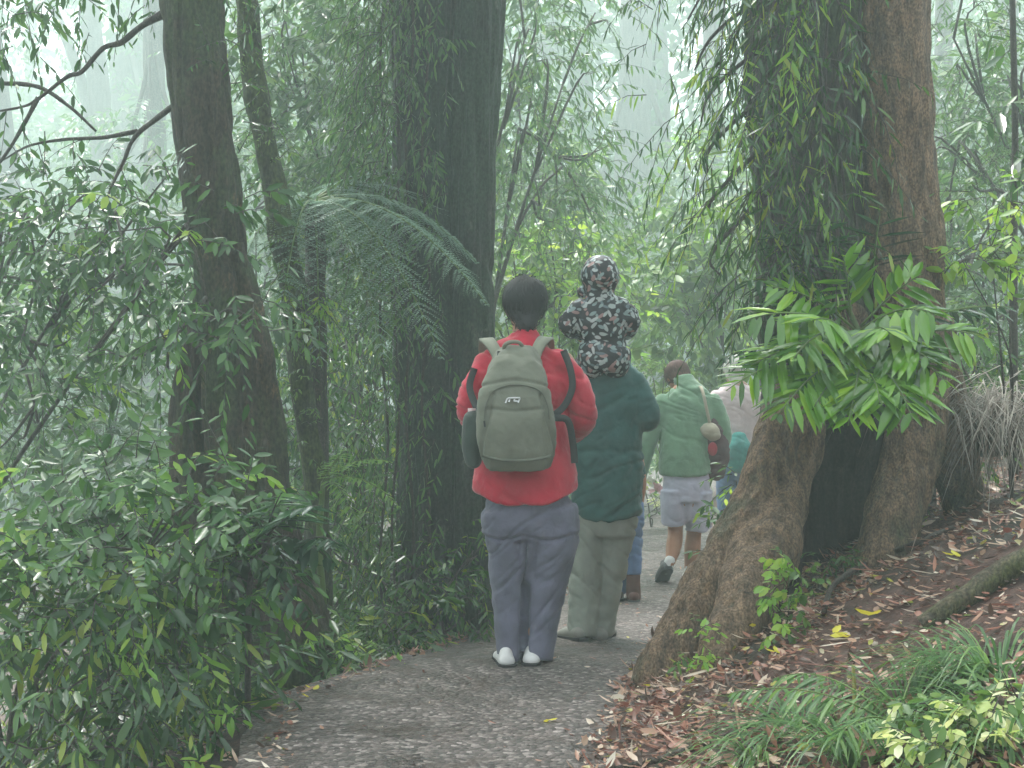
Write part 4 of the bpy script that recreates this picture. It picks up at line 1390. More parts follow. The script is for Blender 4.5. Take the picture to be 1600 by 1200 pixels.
M_darkstrap = cloth_mat('dark_webbing', (.03, .032, .034), .7, .2, 300, .1, .2)
M_teal = cloth_mat('teal_rain_jacket', (.026, .105, .098), .55, .2, 200, .1, .25)
M_sage = cloth_mat('sage_trouser', (.34, .37, .32), .8, .12, 300, .1, .3)
M_green = cloth_mat('green_fleece', (.12, .225, .135), .9, .14, 240, .4, .3)
M_lilac = cloth_mat('lilac_shorts', (.44, .43, .54), .8, .10, 300, .1, .25)
M_jeans = cloth_mat('blue_denim', (.10, .16, .30), .8, .3, 300, .1, .3)
M_pink = cloth_mat('pale_pink_top', (.62, .50, .52), .85, .1, 240, .2, .25)
M_white = plain_mat('white_shoe', (.66, .65, .64), .55, .1)
M_sole = plain_mat('dark_sole', (.03, .03, .032), .7, .1)
M_brown = plain_mat('brown_leather', (.11, .045, .035), .5, .1)
M_grey_shoe = plain_mat('grey_shoe', (.30, .30, .27), .6, .1)
M_print = print_mat('stroke_print_cloth')
M_beige = cloth_mat('beige_cloth', (.36, .32, .245), .9, .1, 200, .2, .3)
M_maroon = cloth_mat('dark_maroon_bag', (.06, .022, .028), .7, .3, 200, .1, .2)


def folds(amp=.012, fx=(7, 7, 4), shear=1.4, seed=0., fine=.003):
    """soft drape plus narrow creases running slantwise round the limb"""
    def f(P):
        q = P.copy()
        q[:, 2] = q[:, 2] + shear * .35 * q[:, 0] + .03 * vnoise(P * 6 + seed)
        n1 = vnoise(q * np.array([3.2, 3.2, 11]) + seed)
        n2 = vnoise(q * np.array([5.5, 5.5, 19]) + seed + 31)
        k = -np.exp(-(n1 / .12) ** 2) * .9 - .55 * np.exp(-(n2 / .13) ** 2)
        mask = np.clip(.6 + 1.1 * vnoise(P * 3.3 + seed + 50), 0, 1.2)
        return amp * (k * mask + .35) + amp * .4 * vnoise(P * np.array(fx) + seed + 3) + fine * fbm(P * 26 + seed, 2)
    return f


def rot_head(yaw=0., pitch=0., roll=0.):
    return np.array(Matrix.Rotation(yaw, 3, 'Z') @ Matrix.Rotation(pitch, 3, 'X') @ Matrix.Rotation(roll, 3, 'Y'))


def head(geo, c, R, s=1.):
    """head 0.23 m high about c: skull, jaw, nose, brow, lips and ears; +y is where it looks"""
    def T(p):
        return np.asarray(c) + s * (np.asarray(p) @ R.T)
    z = [-.115, -.10, -.07, -.03, .02, .06, .09, .108]
    a = [.028, .045, .058, .067, .074, .072, .055, .03]
    b = [.03, .05, .068, .083, .094, .09, .068, .035]
    y = [.050, .042, .025, .012, .0, -.004, -.006, -.008]
    pts = np.array([T((0, yy, zz)) for yy, zz in zip(y, z)])
    sweep(geo, pts, np.stack([a, b], 1) * s, n=18, k=4, ref=R @ np.array([1., 0, 0]), round_ends=True)
    sweep(geo, np.array([T((0, .088, .02)), T((0, .104, -.012)), T((0, .112, -.028)), T((0, .092, -.038))]), np.array([.009, .012, .014, .009]) * s, n=8, k=3, round_ends=True)
    ball(geo, T((0, .083, -.066)), np.array([.022, .010, .008]) * s, 10, rot=R)
    ball(geo, T((0, .086, .028)), np.array([.05, .010, .008]) * s, 10, rot=R)
    for sx in (-1, 1):
        ball(geo, T((sx * .078, -.006, -.012)), np.array([.010, .020, .033]) * s, 10, rot=R)
        ball(geo, T((sx * .030, .086, .008)), np.array([.012, .006, .007]) * s, 8, rot=R)


def hair_shell(parent, c, R, mat, s=1., low=-.085, wide=1.0, n=900, L=.035, full=1.0):
    """short hair: a cap that covers crown, sides and nape, with strands over it"""
    def T(p):
        return np.asarray(c) + s * (np.asarray(p) @ R.T)
    g = Geo()
    g2 = Geo()
    ball(g2, T((0, -.014, .028)), np.array([.093 * wide, .106, .096]) * s, 28, rot=R)
    sweep(g2, np.array([T((0, -.058, low)), T((0, -.045, low + .03)), T((0, -.034, -.02)), T((0, -.024, .02))]), np.array([[.046, .035], [.066, .055], [.080 * wide, .074], [.085 * wide, .086]]) * s, n=24, k=5, ref=R @ np.array([1., 0, 0]), round_ends=True)
    V = g2.verts()
    cen = T((0, -.012, .03))
    # strands lie over the cap, running down from the crown
    cen = T((0, -.012, .03))
    d = V[RNG.integers(0, len(V), n)] + rnd(n, .004)
    up = R @ np.array([0, 0, 1.])
    out = norm(d - cen)
    down = -up - .3 * out
    flat = np.clip((out @ up - .6) / .3, 0, 1)[:, None]
    fw = norm(R @ np.array([0, -1., -.1]) + rnd(n, .3))
    tang = down - out * (down * out).sum(1, keepdims=True) + out * .04 + rnd(n, .16)
    tang = norm(tang) * (1 - flat) + (fw - out * (fw * out).sum(1, keepdims=True)) * flat
    g.v.append(V)
    g.n = len(V)
    g.f.extend(g2.f)
    leaves(g, d + out * .002, tang, out, L * s * RNG.uniform(.6, 1.3, n), .007 * s, (.3, .7, .5, .4, .1, .1))
    return obj('hair', g, mat, parent)


def hand(geo, w, d, pn, s=1., side=1, curl=.5):
    """palm, four unequal bent fingers and a thumb leaving the side of the palm; d points along the hand, pn out of the palm"""
    d = norm(d)
    pn = np.asarray(pn, float)
    pn = norm(pn - d * (pn @ d))
    x = np.cross(d, pn) * side
    p = np.asarray(w, float)
    sweep(geo, np.array([p - d * .02 * s, p + d * .02 * s, p + d * .085 * s]), np.array([[.026, .02], [.034, .016], [.040, .014]]) * s, n=12, k=3, ref=x, round_ends=True)
    for i, L in enumerate((.066, .076, .071, .055)):
        o = p + d * .088 * s + x * (-.030 + .020 * i) * s
        pts = [o - d * .02 * s, o]
        ang = 0
        q = o
        for seg in (.42, .33, .25):
            ang += curl * (.75 + .08 * i)
            q = q + (d * math.cos(ang) + pn * math.sin(ang)) * L * seg * s
            pts.append(q)
        sweep(geo, np.array(pts), np.array([.0095, .0095, .009, .0085, .0075]) * s, n=8, k=2, ref=x, round_ends=True)
    o = p + d * .018 * s - x * .026 * s
    pts = [o, o + (d * .03 - x * .026 + pn * .008) * s, o + (d * .058 - x * .030 + pn * .022) * s, o + (d * .078 - x * .024 + pn * .034) * s]
    sweep(geo, np.array(pts), np.array([.014, .0125, .011, .009]) * s, n=8, k=3, round_ends=True)


def shoe(parent, heel, d, mat, L=.28, w=.048, pitch=0., name='shoe', h=1.):
    d = norm(np.array([d[0], d[1], 0.]))
    hz = np.asarray(heel, float)
    R = np.array(Matrix.Rotation(math.atan2(-d[0], d[1]), 3, 'Z') @ Matrix.Rotation(pitch, 3, 'X'))

    def T(p):
        return hz + R @ np.asarray(p, float)
    g = Geo()
    sweep(g, np.array([T((0, .02, .045 * h)), T((0, L * .3, .042 * h)), T((0, L * .62, .034 * h)), T((0, L * .93, .026 * h))]), np.array([[w * .8, .040 * h], [w * .85, .042 * h], [w, .034 * h], [w * .72, .022 * h]]), n=14, k=5, ref=R @ np.array([1., 0, 0]), round_ends=True)
    sweep(g, np.array([T((0, .050, .04 * h)), T((0, .058, .075 * h))]), np.array([[w * .80, .045], [w * .68, .040]]), n=14, k=3, ref=R @ np.array([1., 0, 0]), round_ends=True)
    o = blend(name, g, mat, parent, .006, 3)
    g = Geo()
    P = [(-w * .5, -.040), (w * .5, -.040), (w * .86, -.005), (w * .9, L * .3), (w * 1.04, L * .65), (w * .7, L * .98), (0, L * 1.03), (-w * .7, L * .98), (-w * 1.04, L * .65), (-w * .9, L * .3), (-w * .86, -.005)]
    lo = [T((a_, b_, 0)) for a_, b_ in P]
    hi = [T((a_, b_, .026)) for a_, b_ in P]
    m = len(P)
    j = np.arange(m)
    g.add(np.array(lo + hi), np.stack([j, (j + 1) % m, (j + 1) % m + m, j + m], 1))
    g.f.append((np.array([list(range(m))[::-1]]), 0))
    g.f.append((np.array([[q + m for q in range(m)]]), 0))
    obj('sole', g, M_sole, o, smooth=False)
    return o


def ell(P, R):
    return np.asarray(P, float), np.asarray(R, float)


# ---------------------------------------------------------------- person in the red jacket
D = 6.3
px_ = 2222.2 / D


def Q(px, py, dy=0.):
    return at(px, py, D) + np.array([0, dy, 0])


gr = CZ - 1.35
e = empty('person', (at(820, 0, D)[0], D + .05, gr), 'person in red jacket and grey-purple trousers walking away, wearing an olive backpack', 'person')
Rh = rot_head(.08, -.10)
hc = Q(820, 480, .04)
g = Geo()
head(g, hc, Rh)
sweep(g, np.array([Q(820, 500, .03), Q(820, 530, .01), Q(820, 560, .0)]), [.052, .058, .075], n=14, k=3, round_ends=True)
sweep(g, np.array([Q(820, 555), Q(818, 590), Q(818, 650), Q(818, 720), Q(820, 770), Q(824, 810)]), [(.12, .07), (.175, .105), (.165, .115), (.155, .115), (.14, .10), (.13, .10)], n=18, k=4, ref=np.array([1., 0, 0]), round_ends=True)
for sx, pts in ((-1, [(760, 568, 0), (739, 640, -.02), (757, 672, .16)]), (1, [(880, 568, 0), (908, 645, -.01), (893, 680, .17)])):
    P = np.array([Q(*p) for p in pts])
    sweep(g, P, [.055, .045, .032], n=12, k=5, round_ends=True)
    dd = P[2] - P[1]
    hand(g, P[2] + norm(dd) * .03, norm(dd) + np.array([-sx * .25, .2, .25]), np.array([-sx * 1., 0, -.2]), 1., sx, .55)
for pts in ([(792, 800, 0), (792, 900, .02), (797, 1018, .0)], [(852, 800, 0), (846, 900, .03), (834, 1012, .02)]):
    sweep(g, np.array([Q(*p) for p in pts]), [.085, .058, .04], n=14, k=5, round_ends=True)
blend('body', g, M_skin, e, .006, 3)
hair_shell(e, hc + [0, 0, .008], Rh, M_hair_black, 1.06, -.075, 1.05, 1500, .034)
g = Geo()
sweep(g, np.array([Q(820, 520, .02), Q(820, 532, .01), Q(818, 545, 0), Q(818, 562), Q(817, 590), Q(816, 640), Q(817, 700), Q(820, 745), Q(821, 775)]),
      [(.073, .07), (.088, .08), (.142, .090), (.188, .108), (.200, .125), (.200, .135), (.207, .148), (.226, .165), (.232, .170)], n=26, k=5, ref=np.array([1., 0, 0]))
sweep(g, np.array([Q(765, 572, 0), Q(743, 610, -.02), Q(737, 645, -.02), Q(752, 668, .12), Q(765, 680, .21)]), [.074, .068, .060, .054, .048], n=16, k=5, round_ends=True)
sweep(g, np.array([Q(872, 572, 0), Q(898, 610, -.01), Q(911, 648, -.01), Q(899, 672, .12), Q(885, 685, .21)]), [.078, .073, .064, .056, .048], n=16, k=5, round_ends=True)


def hem_drop(P):
    P = P.copy()
    z0 = CZ + (HY - 735) / px_
    low = np.clip((z0 - P[:, 2]) / .09, 0, 1)
    u = (P[:, 0] - Q(822, 0)[0]) / .22
    P[:, 2] += low * (.055 * u * u - .030 + .003 * np.sin(P[:, 0] * 33))
    P[:, 1] += -.01 * low
    return P


blend('jacket', g, M_red, e, .009, 5, folds(.014, (6, 6, 7), 1.2, 2.), post=hem_drop)
g = Geo()
sweep(g, np.array([Q(823, 735), Q(824, 775), Q(825, 812), Q(826, 840)]), [(.16, .11), (.180, .132), (.192, .136), (.175, .12)], n=24, k=4, ref=np.array([1., 0, 0]))
sweep(g, np.array([Q(825, 790), Q(824, 830), Q(822, 875), Q(820, 905)]), [(.10, .12), (.075, .115), (.05, .095), (.03, .06)], n=16, k=4, ref=np.array([1., 0, 0]), round_ends=True)
sweep(g, np.array([Q(790, 800), Q(793, 850), Q(795, 930, .01), Q(797, 985, 0), Q(798, 1031, -.01)]), [(.108, .12), (.096, .105), (.078, .088), (.064, .075), (.060, .078)], n=18, k=5, ref=np.array([1., 0, 0]))
sweep(g, np.array([Q(858, 795), Q(863, 845), Q(855, 900, .02), Q(845, 960, .02), Q(836, 1028, .0)]), [(.118, .125), (.117, .115), (.100, .098), (.086, .088), (.076, .088)], n=18, k=5, ref=np.array([1., 0, 0]))


def zipoff(P):
    z0 = CZ + (HY - 836) / px_
    s = np.exp(-((P[:, 2] - z0 - .01 * np.sin(P[:, 0] * 30)) / .006) ** 2)
    xx = CX + P[:, 0] / P[:, 1] * F
    zz = HY - (P[:, 2] - CZ) * 2222.2 / 6.3
    gap = np.exp(-((xx - 823 + (zz - 850) * .03) / 5) ** 2) * np.clip((zz - 830) / 25, 0, 1) * (P[:, 1] < 6.3)
    return folds(.010, (6, 6, 4.5), -2.6, 7.)(P) - .045 * gap - .012 * s + .006 * (P[:, 2] > z0)


blend('trousers', g, M_greytrouser, e, .0085, 4, zipoff)
shoe(e, Q(793, 1036, -.13) * [1, 1, 0] + [0, 0, gr - .002], (-.12, 1, 0), M_white, .28, .047, h=.72)
shoe(e, Q(829, 1036, -.10) * [1, 1, 0] + [0, 0, gr - .002], (.10, 1, 0), M_white, .28, .050, h=.75)

# backpack (worn, so a thing of its own)
bp = Q(807, 722, -.27)
bp = bp.astype(float)
eb = empty('backpack', bp, 'olive grey backpack with a small white mark, worn by the person in red', 'backpack')
g = Geo()
yb = -.22
sweep(g, np.array([Q(806, 722, yb), Q(806, 700, yb - .01), Q(806, 660, yb - .015), Q(806, 620, yb - .01), Q(808, 585, yb + .005), Q(810, 560, yb + .025), Q(810, 545, yb + .04)]),
      [(.140, .10), (.160, .125), (.165, .135), (.155, .13), (.132, .11), (.105, .08), (.07, .05)], n=30, k=6, ref=np.array([1., 0, 0]), round_ends=False)


def boxy(P):
    P = P.copy()
    c = np.array([Q(806, 0)[0], D + yb])
    v = P[:, :2] - c
    a_ = np.arctan2(v[:, 1] * 1.25, v[:, 0])
    k = 1 / (np.abs(np.cos(a_)) ** 5 + np.abs(np.sin(a_)) ** 5) ** .2
    P[:, :2] = c + v * (1 + .75 * (k - 1))[:, None]
    P[:, 0] += (P[:, 2] - (CZ + (HY - 640) / px_)) * -.03
    return P


def pack_seams(P):
    zz = HY - (P[:, 2] - CZ) * px_
    xx = (P[:, 0] - Q(806, 0)[0])
    arc = 600 - 10 * np.cos(xx * 12) + 0 * zz
    s = np.exp(-((zz - arc - 2) / 2.2) ** 2)
    s2 = np.exp(-((zz - 638 + 6 * np.abs(xx * 6)) / 2.2) ** 2) * (np.abs(xx) < .11)
    s3 = np.exp(-((np.abs(xx - .005) - .105 - (zz - 640) * .0005) / .006) ** 2) * (zz > 612)
    bulge = .004 * np.clip((zz - 640) / 8, 0, 1) * (np.abs(xx) < .1)
    return -.009 * s - .007 * s2 - .010 * s3 + bulge + .006 * fbm(P * 9, 2) + folds(.005, (7, 7, 7), .8, 41.)(P) - .002


blend('bag', g, M_olive, eb, .007, 3, pack_seams, post=boxy)
# front flap, straps, handle, side pocket with bottle, mark
st = Geo()


def ribbon(geo, P, w, th=.006, nrm=(0, -1, 0), k=6):
    P = catmull(np.asarray(P, float), k)
    T = norm(np.gradient(P, axis=0))
    S = norm(np.cross(T, np.asarray(nrm, float)))
    Nn = np.cross(S, T)
    w = np.interp(np.linspace(0, 1, len(P)), np.linspace(0, 1, len(np.atleast_1d(w))), np.atleast_1d(w))[:, None] if np.ndim(w) else w
    V = np.stack([P - S * w / 2 + Nn * th, P + S * w / 2 + Nn * th, P + S * w / 2 - Nn * th, P - S * w / 2 - Nn * th], 1)
    m = len(P)
    i = np.arange(m - 1)[:, None] * 4
    j = np.arange(4)[None]
    f = np.stack([i + j, i + (j + 1) % 4, i + 4 + (j + 1) % 4, i + 4 + j], -1).reshape(-1, 4)
    geo.add(V.reshape(-1, 3), f)
    b_ = geo.n - 4 * m
    geo.f.append((np.array([[0, 1, 2, 3], [4 * m - 1, 4 * m - 2, 4 * m - 3, 4 * m - 4]]) + b_, 0))


for pts in ([(784, 566, -.185), (776, 551, -.155), (768, 538, -.118), (761, 531, -.06), (758, 533, .03), (757, 560, .13), (758, 610, .17)],
            [(832, 562, -.185), (838, 548, -.155), (845, 535, -.118), (852, 529, -.06), (856, 532, .03), (858, 560, .13), (858, 610, .17)]):
    g = Geo()
    ribbon(g, [Q(*p) for p in pts], [.055, .05, .052, .056, .058, .056, .05], .006, (0, -.7, .7))
    obj('shoulder_strap', g, M_olive2, eb)
g = Geo()
sweep(g, np.array([Q(789, 552, -.21), Q(789, 540, -.235), Q(800, 535, -.24), Q(812, 537, -.24), Q(818, 548, -.215)]), [.009] * 5, n=8, k=5, round_ends=True)
obj('handle', g, M_olive2, eb)
g = Geo()
ribbon(g, [Q(782, 550, -.235), Q(781, 563, -.26)], .022, .005, (0, -1, .3))
obj('buckle', g, M_darkstrap, eb)
for pts in ([(879, 548, -.10), (889, 575, -.125), (892, 605, -.135), (880, 632, -.15), (862, 648, -.17)], [(864, 650, -.17), (885, 655, -.16), (893, 690, -.14), (896, 720, -.12)],
            [(742, 575, -.10), (735, 605, -.11), (748, 640, -.17)]):
    g = Geo()
    ribbon(g, [Q(*p) for p in pts], .030, .004, (0, -1, 0))
    obj('side_strap', g, M_darkstrap, eb)
g = Geo()
sweep(g, np.array([Q(741, 712, -.17), Q(740, 690, -.175), Q(741, 655, -.175)]), [(.04, .05), (.048, .055), (.046, .05)], n=14, k=4, ref=np.array([1., 0, 0]), round_ends=True)
sp = blend('side_pocket', g, cloth_mat('dark_mesh', (.035, .05, .042), .8), eb, .006, 2)
g = Geo()
sweep(g, np.array([Q(740, 660, -.175), Q(740, 648, -.175), Q(739, 643, -.175), Q(739, 636, -.175)]), [.032, .030, .018, .017], n=12, k=3)
obj('bottle_top', g, plain_mat('pale_plastic', (.75, .55, .56), .3), sp)
bagm = [o_ for o_ in eb.children if o_.name.startswith('bag')][0]
BV = np.empty(len(bagm.data.vertices) * 3, np.float32)
bagm.data.vertices.foreach_get('co', BV)
BV = BV.reshape(-1, 3) + bp


def on_pack(px, py, lift=.002):
    p = Q(px, py)
    near = np.hypot(BV[:, 0] - p[0], BV[:, 2] - p[2]) < .011
    return np.array([p[0], BV[near, 1].min() - lift, p[2]])


M_zip = cloth_mat('dark_olive_zip', (.11, .12, .09), .6, .2, 400, .0, .2)
for pts, w_ in (([(759, 650), (762, 628), (772, 609), (790, 601), (806, 599), (824, 601), (842, 609), (852, 628), (855, 650)], .0045),
                ([(756, 704), (780, 709), (806, 711), (834, 709), (858, 704)], .012)):
    g = Geo()
    ribbon(g, [on_pack(*q) for q in catmull(np.array(pts, float), 3)], w_, .0025, (0, -1, 0), 2)
    obj('zip' if w_ < .01 else 'webbing', g, M_zip, eb)
for x_, y_ in ((759, 652), ):
    g = Geo()
    ribbon(g, [on_pack(x_, y_, .004), on_pack(x_ + 1, y_ + 9, .006)], .007, .002, (0, -1, 0), 2)
    obj('zip_pull', g, M_darkstrap, eb)
# small stitched mark: three joined white strokes
g = Geo()
yz = on_pack(801, 622)[1] + .27 - .27 - D - .003
for pts in ([(790.5, 625.5), (793, 619.5), (798, 618.2), (812, 618.0)], [(797, 618.5), (795.5, 624)], [(805, 618.2), (803, 622.5), (808.5, 623)], [(812, 618), (809, 625)]):
    ribbon(g, [Q(a_, b_, yz) for a_, b_ in pts], .0065, .003, (0, -1, 0), 3)
obj('mark', g, plain_mat('white_print', (.75, .75, .76), .6), eb)

# ---------------------------------------------------------------- man in the teal jacket
D = 7.3
px_ = 2222.2 / D
gr = CZ - 1.455
e = empty('person', (at(945, 0, D)[0], D + .05, gr), 'man in long teal jacket and sage trousers carrying a small child on his shoulders', 'person')
Rh = rot_head(0, -.12)
hc = Q(944, 520, .16)
g = Geo()
head(g, hc, Rh)
sweep(g, np.array([Q(944, 540, .13), Q(944, 570, .09), Q(944, 595, .05)]), [.055, .06, .08], n=14, k=3, round_ends=True)
sweep(g, np.array([Q(945, 590, .02), Q(946, 615), Q(947, 680), Q(948, 740), Q(948, 800)]), [(.15, .08), (.18, .10), (.155, .11), (.155, .11), (.16, .11)], n=18, k=4, ref=np.array([1., 0, 0]), round_ends=True)
for sx, pts in ((-1, [(900, 600, 0), (886, 655, .02), (908, 635, .22)]), (1, [(988, 600, 0), (1004, 655, .02), (984, 636, .22)])):
    P = np.array([Q(*p) for p in pts])
    sweep(g, P, [.052, .043, .032], n=12, k=5, round_ends=True)
    hand(g, P[2] + norm(P[2] - P[1]) * .02, np.array([-sx * .5, .5, .5]), np.array([-sx * .6, -.6, .3]), 1., sx, .6)
for pts in ([(918, 800, 0), (916, 890, .0), (906, 985, -.05)], [(966, 800, 0), (955, 890, .05), (937, 985, .06)]):
    sweep(g, np.array([Q(*p) for p in pts]), [.08, .058, .04], n=14, k=5, round_ends=True)
blend('body', g, M_skin, e, .006, 3)
hair_shell(e, hc + [0, 0, .006], Rh, M_hair_brown, 1.04, -.07, 1., 700)
g = Geo()
sweep(g, np.array([Q(944, 545, .11), Q(944, 560, .07), Q(945, 576, .03), Q(946, 592, .01), Q(947, 612), Q(948, 660), Q(949, 720), Q(949, 770), Q(949, 808)]),
      [(.075, .07), (.10, .08), (.15, .09), (.182, .105), (.195, .12), (.185, .135), (.182, .14), (.178, .145), (.174, .142)], n=26, k=5, ref=np.array([1., 0, 0]))
sweep(g, np.array([Q(986, 596, 0), Q(1004, 625, -.01), Q(1013, 655, -.01), Q(1003, 654, .11), Q(987, 638, .20)]), [.072, .066, .058, .052, .045], n=16, k=5, round_ends=True)
sweep(g, np.array([Q(908, 598, 0), Q(893, 628, .0), Q(886, 655, .02), Q(898, 652, .12), Q(908, 638, .20)]), [.072, .066, .058, .052, .045], n=16, k=5, round_ends=True)


def teal_folds(P):
    zz = HY - (P[:, 2] - CZ) * px_
    s = np.exp(-((zz - 703 - 2 * np.sin(P[:, 0] * 60)) / 5) ** 2)
    return folds(.012, (6, 6, 5), -1.5, 4.)(P) - .010 * s + .004 * (zz > 703)


def drop2(P):
    P = P.copy()
    z0 = CZ + (HY - 780) / px_
    low = np.clip((z0 - P[:, 2]) / .08, 0, 1)
    P[:, 2] += low * (.012 * np.sin(P[:, 0] * 22 + 1))
    return P


blend('jacket', g, M_teal, e, .009, 5, teal_folds, post=drop2)
g = Geo()
ribbon(g, [Q(868 + 20, 702, -.09), Q(915, 704, -.137), Q(950, 705, -.152), Q(985, 704, -.13), Q(1003, 702, -.08)], .028, .004, (0, -1, 0))
g = Geo()
sweep(g, np.array([Q(946, 760), Q(947, 800), Q(946, 835)]), [(.155, .12), (.165, .13), (.15, .11)], n=20, k=4, ref=np.array([1., 0, 0]))
sweep(g, np.array([Q(918, 800), Q(917, 860, .0), Q(913, 920, -.02), Q(908, 990, -.05)]), [(.09, .10), (.085, .095), (.082, .085), (.072, .08)], n=18, k=5, ref=np.array([1., 0, 0]))
sweep(g, np.array([Q(964, 800), Q(960, 860, .03), Q(949, 920, .05), Q(937, 994, .05)]), [(.095, .10), (.088, .095), (.080, .085), (.072, .08)], n=18, k=5, ref=np.array([1., 0, 0]))
blend('trousers', g, M_sage, e, .0085, 4, folds(.010, (6, 6, 4), 2.2, 11.))
shoe(e, at(905, 0, D) * [1, 0, 0] + [0, D - .13, gr + .022], (-.35, 1, 0), M_grey_shoe, .28, .048, -.12)
shoe(e, at(934, 0, D) * [1, 0, 0] + [0, D - .05, gr - .004], (.3, 1, 0), M_grey_shoe, .28, .050)

# ---------------------------------------------------------------- child on his shoulders
D = 7.22
px_ = 2222.2 / D
e = empty('person', Q(943, 592), "small child in a black hooded suit with pale strokes, riding on a man's shoulders", 'person')
hc = Q(938, 432, .02)
Rh = rot_head(-.1, -.05)
g = Geo()
head(g, hc + [0, .01, 0], Rh, .80)
sweep(g, np.array([Q(938, 450, .01), Q(940, 470), Q(942, 500), Q(943, 535), Q(943, 555)]), [(.035, .035), (.08, .05), (.09, .065), (.07, .055), (.06, .05)], n=14, k=4, ref=np.array([1., 0, 0]), round_ends=True)
for sx, pts in ((-1, [(912, 480, 0), (889, 508, .01), (912, 522, .13)]), (1, [(966, 480, 0), (986, 504, .01), (966, 522, .13)])):
    P = np.array([Q(*p) for p in pts])
    sweep(g, P, [.03, .026, .02], n=10, k=4, round_ends=True)
    hand(g, P[2], P[2] - P[1], np.array([-sx * .3, 0, -1.]), .68, sx, .5)
for sx in (-1, 1):
    sweep(g, np.array([Q(943 + sx * 20, 572, .02), Q(943 + sx * 26, 578, .22), Q(943 + sx * 22, 640, .30)]), [.05, .042, .03], n=12, k=5, round_ends=True)
blend('body', g, M_skin, e, .006, 3)
g = Geo()
ball(g, hc + [0, -.012, .004], (.100, .115, .108), 20)
ball(g, Q(912, 455, .06), (.035, .04, .035), 12)
sweep(g, np.array([Q(936, 444, .0), Q(937, 458, -.005), Q(939, 476, -.005)]), [(.080, .08), (.072, .068), (.095, .066)], n=16, k=3, ref=np.array([1., 0, 0]))


def hood_disp(P):
    zz = HY - (P[:, 2] - CZ) * px_
    return .004 * fbm(P * 20, 2) - .004 * np.exp(-((zz - 446) / 3) ** 2)


blend('hood', g, M_print, e, .007, 3, hood_disp)
g = Geo()
sweep(g, np.array([Q(939, 463), Q(940, 472), Q(940, 486), Q(941, 505), Q(942, 522), Q(943, 533), Q(943, 546), Q(944, 560), Q(943, 574), Q(942, 580)]),
      [(.07, .06), (.105, .07), (.132, .085), (.135, .095), (.118, .092), (.112, .09), (.128, .105), (.137, .118), (.12, .115), (.10, .1)], n=24, k=5, ref=np.array([1., 0, 0]), round_ends=False)
sweep(g, np.array([Q(908, 482, 0), Q(893, 495, .0), Q(886, 510, .01), Q(897, 519, .07), Q(912, 522, .12)]), [.052, .050, .048, .042, .036], n=14, k=5, round_ends=True)
sweep(g, np.array([Q(970, 480, 0), Q(982, 494, .0), Q(987, 508, .01), Q(979, 518, .07), Q(966, 522, .12)]), [.052, .048, .046, .042, .036], n=14, k=5, round_ends=True)
blend('suit', g, M_print, e, .007, 3, folds(.009, (10, 10, 12), .4, 5.))
for sx in (-1, 1):
    g = Geo()
    sweep(g, np.array([Q(943 + sx * 18, 570, .0), Q(943 + sx * 28, 577, .2), Q(943 + sx * 23, 625, .31)]), [.075, .06, .05], n=14, k=5, round_ends=True)
    blend('trouser_leg', g, M_print, e, .008, 3)
    shoe(e, Q(943 + sx * 22, 655, .24), (0, 1, 0), M_sole, .15, .032)

# ---------------------------------------------------------------- walker in the green sweater
D = 10.3
px_ = 2222.2 / D
gr = CZ - 1.63
e = empty('person', (at(1075, 0, D)[0], D + .05, gr), 'walker with bowed head in green sweater and pale lilac shorts, one heel lifted', 'person')
Rh = rot_head(.25, -.75)
hc = Q(1064, 591, .22)
g = Geo()
head(g, hc, Rh, .98)
sweep(g, np.array([Q(1066, 598, .16), Q(1071, 606, .10), Q(1075, 620, .05)]), [.05, .055, .08], n=14, k=3, round_ends=True)
sweep(g, np.array([Q(1075, 618, .06), Q(1076, 635, .04), Q(1074, 680, .02), Q(1073, 730), Q(1073, 775)]), [(.13, .08), (.17, .10), (.15, .11), (.155, .115), (.16, .11)], n=18, k=4, ref=np.array([1., 0, 0]), round_ends=True)
lh = [(1036, 630, .04), (1016, 690, .03), (1003, 752, .06)]
rh = [(1115, 632, .04), (1128, 690, .0), (1112, 706, .2)]
for sx, pts in ((-1, lh), (1, rh)):
    P = np.array([Q(*p) for p in pts])
    sweep(g, P, [.048, .040, .030], n=12, k=5, round_ends=True)
    dd = P[2] - P[1]
    hand(g, P[2] + norm(dd) * .02, dd, np.array([-sx * 1., .2, 0]), .95, sx, .45)
sweep(g, np.array([Q(1054, 770), Q(1056, 826, .02), Q(1052, 850, -.05), Q(1044, 876, -.12), Q(1040, 884, -.10)]), [.082, .056, .058, .036, .03], n=14, k=5, round_ends=True)
sweep(g, np.array([Q(1093, 770), Q(1087, 830, .08), Q(1084, 862, .08), Q(1079, 900, .06), Q(1079, 906, .09)]), [.082, .056, .060, .037, .03], n=14, k=5, round_ends=True)
blend('body', g, M_skin_tan, e, .0065, 3)
hair_shell(e, hc, Rh, M_hair_brown, 1.03, -.085, 1.0, 800)
g = Geo()
sweep(g, np.array([Q(1070, 588, .10), Q(1072, 598, .09), Q(1074, 610, .07), Q(1075, 622, .05), Q(1075, 645, .03), Q(1073, 690, .01), Q(1072, 720, 0), Q(1072, 742, 0)]),
      [(.068, .065), (.08, .075), (.13, .09), (.18, .11), (.195, .13), (.187, .14), (.195, .15), (.192, .15)], n=24, k=5, ref=np.array([1., 0, 0]))
sweep(g, np.array([Q(1036, 630, .04), Q(1025, 660, .03), Q(1014, 692, .03), Q(1006, 722, .04), Q(1002, 746, .06)]), [.068, .066, .06, .052, .042], n=14, k=5, round_ends=True)
sweep(g, np.array([Q(1115, 630, .04), Q(1126, 660, .02), Q(1130, 690, .0), Q(1122, 700, .1), Q(1113, 705, .18)]), [.07, .066, .062, .05, .042], n=14, k=5, round_ends=True)
